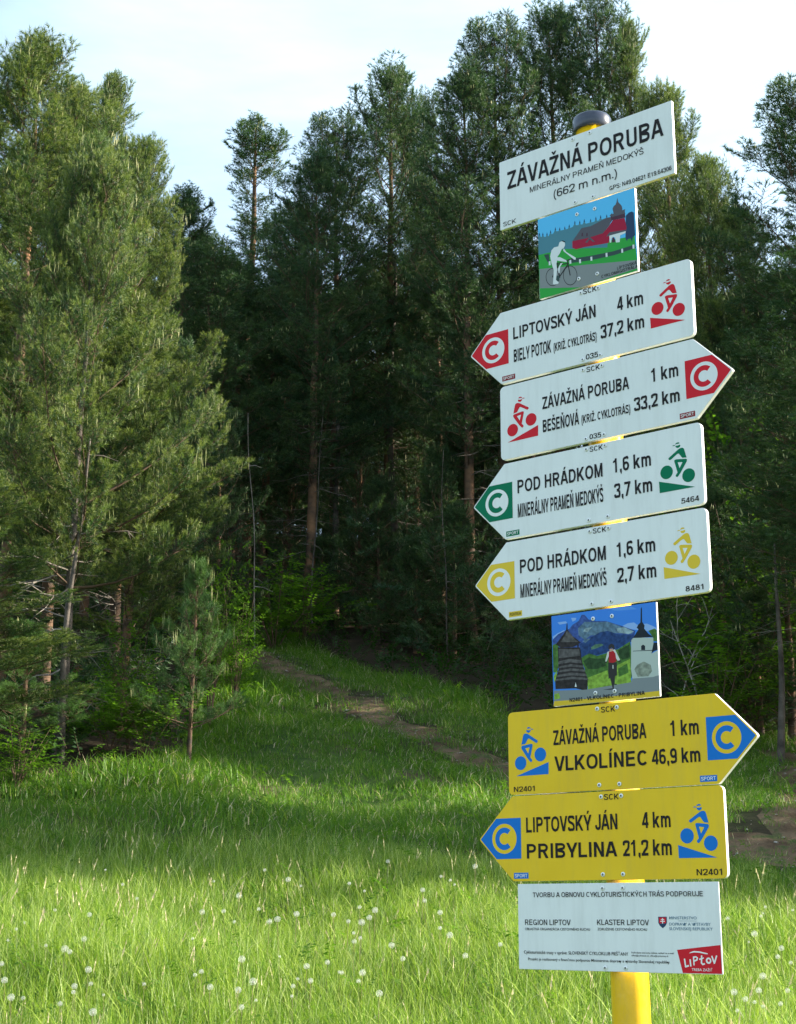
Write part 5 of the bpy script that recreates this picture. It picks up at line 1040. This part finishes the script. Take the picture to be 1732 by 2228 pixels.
# pale broken branches behind the lower picture board
root_p = at_dist(1480, 1500, 19); gz_ = float(ground(root_p[0], root_p[1]))
br = empty('fallen_branch', (root_p[0], root_p[1], gz_)); tag(br, 'peeled white dead branch leaning behind the photo picture board', 'branch')
t = MB(); rr3 = random.Random(5)
def limb(a, d, L_, r0, depth):
    pts = [a]; p_ = a
    for k in range(5): d = nrm(d+np.array([rr3.uniform(-.25, .25) for _ in range(3)])); p_ = p_+d*L_/5; pts.append(p_)
    t.tube(pts, [r0*(1-.8*q) for q in np.linspace(0, 1, 6)], 5, cap=False)
    if depth:
        for k in (2, 3, 4): limb(pts[k], nrm(d+np.array([rr3.uniform(-1, 1), rr3.uniform(-1, 1), rr3.uniform(-.8, .6)])), L_*.5, r0*.5, depth-1)
limb(np.array([.35, 0, 0]), nrm(np.array([-.45, 0, 1.0])), 1.7, .018, 2); limb(np.array([-.2, .1, 0]), nrm(np.array([.1, 0, 1.0])), 1.6, .015, 2)
link('branches', t.mesh('branches', [M['palewood']], True), br)

# ------------------------------------------------------------------ leafy shrubs and undergrowth
def leaf_spray(seed, n, L_, ls):
    r = np.random.default_rng(seed); V, F, Mi = [], [], []
    a = np.zeros(3); b_ = np.array([L_, 0, .08])
    V += [(0, .003, 0), (0, -.003, 0), tuple(b_)]; F.append((0, 1, 2)); Mi.append(1)
    for k in range(n):
        u = .15+.85*(k+1)/n; p_ = b_*u; sg = 1 if k % 2 else -1; yaw = sg*r.uniform(.5, 1.2); s_ = ls*r.uniform(.7, 1.2)
        d = np.array([math.cos(yaw), math.sin(yaw), r.uniform(-.35, .25)]); d = nrm(d); w_ = nrm(np.cross(d, [r.normal(0, .3), r.normal(0, .3), 1])); q = p_+d*.015
        o = len(V); V += [tuple(q), tuple(q+d*s_*.45+w_*s_*.32), tuple(q+d*s_+np.array([0, 0, -.01])), tuple(q+d*s_*.45-w_*s_*.32)]
        F += [(o, o+1, o+2), (o, o+2, o+3)]; Mi += [0, 0]
    return np.array(V, float), F, Mi
TL = [leaf_spray(40+i, 13, .36, .075) for i in range(4)]
def shrub_proto(seed, Ht, R, n):
    r = np.random.default_rng(seed); st = MB(); P, Rt, Sc, K_ = [], [], [], []
    for k in range(8):
        az = r.random()*6.28; e = r.uniform(.2, .9); L_ = Ht*r.uniform(.6, 1.05); pts = [np.array([0, 0, -.05])]
        for s_ in np.linspace(.2, 1, 5): pts.append(np.array([math.cos(az)*R*e*s_, math.sin(az)*R*e*s_, L_*s_-.15*L_*s_*s_*e]))
        st.tube(pts, [.014*(1-.8*q) for q in np.linspace(0, 1, 6)], 4, cap=False)
        for j in range(n//8):
            s_ = r.uniform(.25, 1); q = s_*5; a = int(min(q, 4)); f = q-a; p_ = pts[a]*(1-f)+pts[a+1]*f
            yaw = r.random()*6.28; off = r.uniform(0, .30)
            P.append(p_+np.array([math.cos(yaw)*off, math.sin(yaw)*off, r.normal(0, .05)])); Rt.append((r.normal(0, .2), -r.uniform(-.2, .4), yaw)); Sc.append(r.uniform(.7, 1.2)); K_.append(r.integers(4))
    return {'stems': st.mesh('stems', [M['twig']]), 'crown': scatter_mesh('crown', TL, [M['leaf'], M['twig']], np.array(P), np.array(Rt), np.array(Sc), np.array(K_)), 'H': Ht}
SH = [shrub_proto(61+i, 1.8, .9, 170) for i in range(3)]
def shrub(px, py, d, h, sx, i, lab, grp=None):
    a = at_dist(px, py, d); g = float(ground(a[0], a[1])); root = empty('shrub', (a[0], a[1], g), i*1.7); root.scale = (sx, sx, h/1.8)
    tag(root, lab, 'shrub', grp); link('stems', SH[i % 3]['stems'], root); scatter_obj('leaves', SH[i % 3]['crown'], 4, root)
for i, (px, py, d, h, sx, lab) in enumerate([
  (470, 1170, 18, 2.4, .45, 'bright leafy shrub above the long lit bough'), (520, 1240, 19, 1.8, .5, 'leafy shrub right of the long lit bough'),
  (600, 1290, 25, 1.7, 1.0, 'light green shrub at the foot of the thin pale trunk'), (660, 1340, 26, 1.5, 1.0, 'light green shrub right of the thin pale trunk'),
  (500, 1350, 21, 1.2, .6, 'leafy shrub where the path enters the forest'), 
  (240, 1580, 15.8, .9, .7, 'layered leafy shrub low in the dark hollow'), (320, 1600, 15.6, .8, .6, 'leafy shrub behind the sapling trunk'), (285, 1495, 16.4, 1.7, .5, 'sun-flecked shrub left of the sapling'),
  (1560, 1560, 19, 1.6, 1.0, 'sunlit shrub above the tip of the upper yellow arrow'), (1640, 1545, 20, 2.1, 1.1, 'leafy shrub between the yellow arrow tip and the path'), (1690, 1480, 21, 2.4, 1.1, 'tall leafy shrub in the shade at the right'),
  (1600, 1130, 22, 5.0, 1.3, 'tall leafy bush right of the green arrow board'), (1640, 1250, 21, 3.8, 1.3, 'leafy bush right of the yellow-emblem arrow board'), 
  (40, 1650, 14.6, .7, .5, 'dark shrub at the left photo edge')]):
    shrub(px, py, d, h, sx, i, lab)
# undergrowth: herbs and twigs on the forest floor
def scatter_points(n, x0, x1, y0, y1, cond):
    x = rng.uniform(x0, x1, n); y = rng.uniform(y0, y1, n); k = cond(x, y); return x[k], y[k]
view = lambda x, y: np.abs(x) < .30*y+2.0
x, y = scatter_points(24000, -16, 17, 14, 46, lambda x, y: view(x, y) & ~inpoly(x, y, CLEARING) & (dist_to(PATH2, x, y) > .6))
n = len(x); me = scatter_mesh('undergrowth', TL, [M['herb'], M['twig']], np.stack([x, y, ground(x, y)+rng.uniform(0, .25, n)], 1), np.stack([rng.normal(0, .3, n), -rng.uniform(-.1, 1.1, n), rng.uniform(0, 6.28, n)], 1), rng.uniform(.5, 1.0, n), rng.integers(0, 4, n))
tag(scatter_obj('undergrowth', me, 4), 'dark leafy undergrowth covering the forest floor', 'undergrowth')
# heather-like brush standing in the dark between the trunks
x, y = scatter_points(5200, -14, 16, 16, 50, lambda x, y: view(x, y) & ~inpoly(x, y, CLEARING) & (dist_to(EDGE, x, y) > .7))
n = len(x); me = scatter_mesh('brushwood', T_FAR[:4], FM, np.stack([x, y, ground(x, y)+.05+2.3*rng.random(n)**1.6], 1), np.stack([rng.normal(0, .4, n), -rng.uniform(-.2, .9, n), rng.uniform(0, 6.28, n)], 1), rng.uniform(.8, 1.4, n), rng.integers(0, 4, n))
tag(scatter_obj('brushwood', me, 4), 'dark conifer brush between the trunks of the forest', 'brushwood')

# ------------------------------------------------------------------ grass
def blades(seed, n, rad, hmin, hmax, wd, seg=3, straw=.06, stems=0, bend=.5):
    r = np.random.default_rng(seed); V, F, Mi = [], [], []
    def blade(b_, h, az, bn, w_, m, sg=seg):
        d = np.array([math.cos(az), math.sin(az), 0]); s_ = np.array([-math.sin(az+.6), math.cos(az+.6), 0]); o = len(V)
        for k in range(sg+1):
            u = k/sg; p_ = b_+d*bn*h*u*u+UP*h*(u-.22*bn*u*u)
            ww = w_*(1-u**1.5)
            if k < sg: V.append(tuple(p_-s_*ww/2)); V.append(tuple(p_+s_*ww/2))
            else: V.append(tuple(p_))
        for k in range(sg-1): F.append((o+2*k, o+2*k+1, o+2*k+3, o+2*k+2)); Mi.append(m)
        F.append((o+2*sg-2, o+2*sg-1, o+2*sg)); Mi.append(m)
    for i in range(n):
        a, q = r.random()*6.28, rad*math.sqrt(r.random()); b_ = np.array([q*math.cos(a), q*math.sin(a), -.02])
        q_ = r.random(); blade(b_, r.uniform(hmin, hmax), r.random()*6.28, r.uniform(.1, 1.0)*bend*1.6, wd*r.uniform(.7, 1.3), 1 if q_ < straw else (2 if q_ < straw+.15 else (3 if q_ < straw+.45 else 0)))
    for i in range(stems):
        a, q = r.random()*6.28, rad*math.sqrt(r.random()); b_ = np.array([q*math.cos(a), q*math.sin(a), 0.]); h = hmax*r.uniform(1.05, 1.5); az = r.random()*6.28; bn = r.uniform(.05, .25)
        blade(b_, h, az, bn, wd*.55, 0, 4)
        for k in range(7):                                  # seed head
            u = .82+.18*k/7; d = np.array([math.cos(az), math.sin(az), 0]); p_ = b_+d*bn*h*u*u+UP*h*(u-.22*bn*u*u)
            e = r.normal(0, 1, 3)*.008; o = len(V); V += [tuple(p_+e*.35), tuple(p_-e*.35), tuple(p_+UP*.022+d*.004)]; F.append((o, o+1, o+2)); Mi.append(1)
    return np.array(V, float), F, Mi
GM = [M['grass'], M['straw'], M['grass_pale'], M['grass_deep']]
TG = [blades(71+i, 50, .17, .08, .34, .0052, 3, .03, (2, 0, 0, 0)[i]) for i in range(4)]
def grass_line(x): return 12.0
x, y = scatter_points(26000, -7, 7, 2.4, 14.2, lambda x, y: (np.abs(x) < .30*y+1.6) & (dist_to(PATH, x, y) > .8))
keep = rng.random(len(x)) < np.where(y < 6, .45, np.where(y > 10.6, np.clip(1-(y-10.6)/2.4, .0, 1), 1)); x, y = x[keep], y[keep]
n = len(x); sc = rng.uniform(.75, 1.25, n)*(.88+.22*np.sin(x*1.3+y*.8)*np.sin(y*1.1-x*.5)); sc *= np.where(y > 10.6, np.clip(1-(y-10.6)*.16, .5, 1), 1)
sv = np.stack([sc, sc, sc*rng.uniform(.85, 1.15, n)], 1)
me = scatter_mesh('meadow_grass', TG, GM, np.stack([x, y, ground(x, y)], 1), np.stack([rng.normal(0, .10, n), rng.normal(0, .10, n), rng.uniform(0, 6.28, n)], 1), sv, np.where(rng.random(n) < .06, 0, rng.integers(1, 4, n)))
tag(scatter_obj('meadow_grass', me, 4), 'tall sunlit meadow grass in the foreground', 'grass')
TH = [blades(81+i, 34, .17, .05, .15, .0075, 2, .05, 0, .8) for i in range(4)]
x, y = scatter_points(52000, -12, 12, 10.2, 36, lambda x, y: view(x, y) & inpoly(x, y, CLEARING))
dp = np.minimum(dist_to(PATH, x, y), dist_to(PATH2, x, y)); wv = .5+.28*np.sin(x*3.1+y*2.3)*np.sin(y*1.9-x*1.1) - .16
keep = (dp > wv) | (rng.random(len(x)) < .30); bare = np.sin(x*.9+2.1*np.sin(y*.5))*np.sin(y*.8+1.3) ; keep &= (rng.random(len(x)) < np.where(bare > .62, .6, 1)); x, y, dp = x[keep], y[keep], dp[keep]
n = len(x); sc = rng.uniform(.7, 1.35, n)*(1+.35*np.sin(x*1.1)*np.sin(y*.9+x*.4)); ed = dist_to(EDGE, x, y); sc = sc*np.where(ed < .8, 1.5, 1)*np.where(dp < wv[keep], .6, 1)
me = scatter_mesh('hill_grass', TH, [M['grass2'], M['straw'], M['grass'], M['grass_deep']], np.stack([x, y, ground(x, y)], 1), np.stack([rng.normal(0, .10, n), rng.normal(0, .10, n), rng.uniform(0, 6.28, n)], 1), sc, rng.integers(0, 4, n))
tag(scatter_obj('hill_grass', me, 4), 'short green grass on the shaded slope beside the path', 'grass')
# clover and weed leaves mixed into the grass
x, y = scatter_points(4200, -7, 7, 5.5, 24, lambda x, y: (np.abs(x) < .30*y+1.2) & inpoly(x, y, CLEARING) & (dist_to(PATH, x, y) > .5))
n = len(x); me = scatter_mesh('meadow_weeds', TL, [M['leaf'], M['twig']], np.stack([x, y, ground(x, y)+rng.uniform(0.04, .22, n)], 1), np.stack([rng.normal(0, .3, n), -rng.uniform(.0, .5, n), rng.uniform(0, 6.28, n)], 1), rng.uniform(.25, .5, n), rng.integers(0, 4, n))
tag(scatter_obj('meadow_weeds', me, 4), 'broad-leaved weeds mixed into the meadow and slope grass', 'weeds')
# stones and fallen bits on the path
def stone(seed):
    r = np.random.default_rng(seed); bm = bmesh.new(); bmesh.ops.create_icosphere(bm, subdivisions=1, radius=.05)
    V = np.array([v.co[:] for v in bm.verts])*r.uniform(.7, 1.2, 3)*np.array([1, 1, .5]); V = V*(1+r.normal(0, .12, (len(V), 1))); F = [tuple(v.index for v in f.verts) for f in bm.faces]; bm.free(); return V, F, [0]*len(F)
TS = [stone(i) for i in range(3)] + [(np.array([(-.08, -.006, 0), (.08, -.004, .01), (.08, .004, .012), (-.08, .006, .004), (0, 0, .014)], float), [(0, 1, 4), (1, 2, 4), (2, 3, 4), (3, 0, 4)], [1]*4)]
M['stone'] = mat('path_stone', (.3, .27, .23), .9); noisy(M['stone'], (.2, .17, .14), (.42, .38, .33), 8, 4)
x, y = scatter_points(9000, -6, 7, 10, 34, lambda x, y: np.minimum(dist_to(PATH, x, y), dist_to(PATH2, x, y)) < .6)
n = len(x); big = rng.random(n) < .02
me = scatter_mesh('path_stones', TS, [M['stone'], M['straw']], np.stack([x, y, ground(x, y)+.025], 1), np.stack([rng.normal(0, .2, n), rng.normal(0, .2, n), rng.uniform(0, 6.28, n)], 1), np.where(big, rng.uniform(.5, 1.0, n), rng.uniform(.12, .4, n)), rng.integers(0, 4, n))
tag(scatter_obj('path_stones', me, 4), 'small stones, straw and twigs strewn on the trodden path', 'stones')

# ------------------------------------------------------------------ dandelion clocks
def head_mesh(seed):
    r = np.random.default_rng(seed); b_ = MB(); n = 64; R_ = .019
    for i in range(n):
        z = 1-2*(i+.5)/n; th = i*2.39996; q = math.sqrt(1-z*z); d = np.array([q*math.cos(th), q*math.sin(th), z])
        if z < -.85: continue
        s_ = nrm(np.cross(d, r.normal(size=3))); t_ = np.cross(d, s_); e = d*R_*r.uniform(.9, 1.03)
        b_.add([d*.003+s_*.0003, d*.003-s_*.0003, e], [(0, 1, 2)])
        for k in range(3):
            a = k*2.094; u = s_*math.cos(a)+t_*math.sin(a); v = -s_*math.sin(a)+t_*math.cos(a)
            b_.add([e*.96, e+u*.0046+v*.0009, e+u*.0046-v*.0009], [(0, 1, 2)])
    core = bmesh.new(); bmesh.ops.create_icosphere(core, subdivisions=1, radius=.0035); b_.add([v.co[:] for v in core.verts], [tuple(v.index for v in f.verts) for f in core.faces], 1); core.free()
    return b_.mesh('seed_head', [M['fluff'], M['receptacle']])
HM = [head_mesh(i) for i in range(2)]
sm = MB(); sm.tube([(0.02, 0, -.30), (.008, 0, -.15), (0, 0, -.003)], [.0026, .0024, .0018], 5); STEM = sm.mesh('stem', [M['stalk']])
dz = [(889, 375), (968, 407), (1303, 346), (1173, 420), (1596, 363), (1420, 442), (1426, 478), (803, 461), (679, 516), (751, 513), (869, 506), (996, 523), (1120, 525), (1208, 500), (1260, 510), (1478, 518), (1170, 548), (1215, 551), (1240, 535), (1190, 615), (1210, 603), (1315, 628), (1353, 673), (1478, 570), (1511, 594), (1563, 663), (1680, 625), (812, 675), (1030, 698), (1100, 685), (1148, 720), (1217, 720), (1043, 747), (1204, 748), (1274, 790), (706, 768), (676, 716), (850, 750), (800, 778), (811, 836), (305, 757), (297, 710), (250, 765), (202, 824), (312, 852), (282, 607), (235, 650), (218, 640), (15, 745), (5, 690), (78, 805), (37, 803), (300, 525), (984, 765), (932, 540), (905, 548)]
dp_ = [(x_/1.5436, 1650+y_/1.5436) for x_, y_ in dz] + [(1400+x_/2.232, 1250+y_/2.232) for x_, y_ in [(408, 1670), (538, 1745), (670, 1815), (652, 1856), (715, 1885), (440, 2028), (495, 2062), (665, 2085), (580, 1950), (560, 2020), (700, 2020)]]
r9 = random.Random(9); far_ = [(r9.uniform(10, 1090), r9.uniform(1890, 2200)) for _ in range(26)]+[(r9.uniform(1560, 1725), r9.uniform(1950, 2200)) for _ in range(10)]
for i, (px, py) in enumerate(dp_+far_):
    L_ = .30; h0 = hit(px, py, L_); v = pixel_dir(px, py); t = math.hypot(h0[0], h0[1])/math.hypot(v[0], v[1]); c = np.array([v[0]*t, v[1]*t, EYE+v[2]*t])
    root = empty('dandelion', (c[0], c[1], c[2]), i*2.1); s_ = .6+.5*((i*37) % 10)/10 if i < len(dp_) else r9.uniform(.4, .6); root.scale = (s_, s_, s_)
    if i == 0: lb, gr = 'white dandelion clock standing highest, alone at the shadow edge of the meadow', None
    elif i >= len(dp_): lb, gr = 'small faint dandelion clock half hidden in the sunlit grass', 'small dandelion clocks sunk in the grass'
    elif i >= len(dz): lb, gr = 'white dandelion clock in the sunlit grass right of the pole', 'dandelion clocks right of the pole'
    else: lb, gr = 'white dandelion clock in the sunlit grass left of the pole', 'dandelion clocks left of the pole'
    tag(root, lb, 'dandelion', gr); link('seed_head', HM[i % 2], root); link('stem', STEM, root)
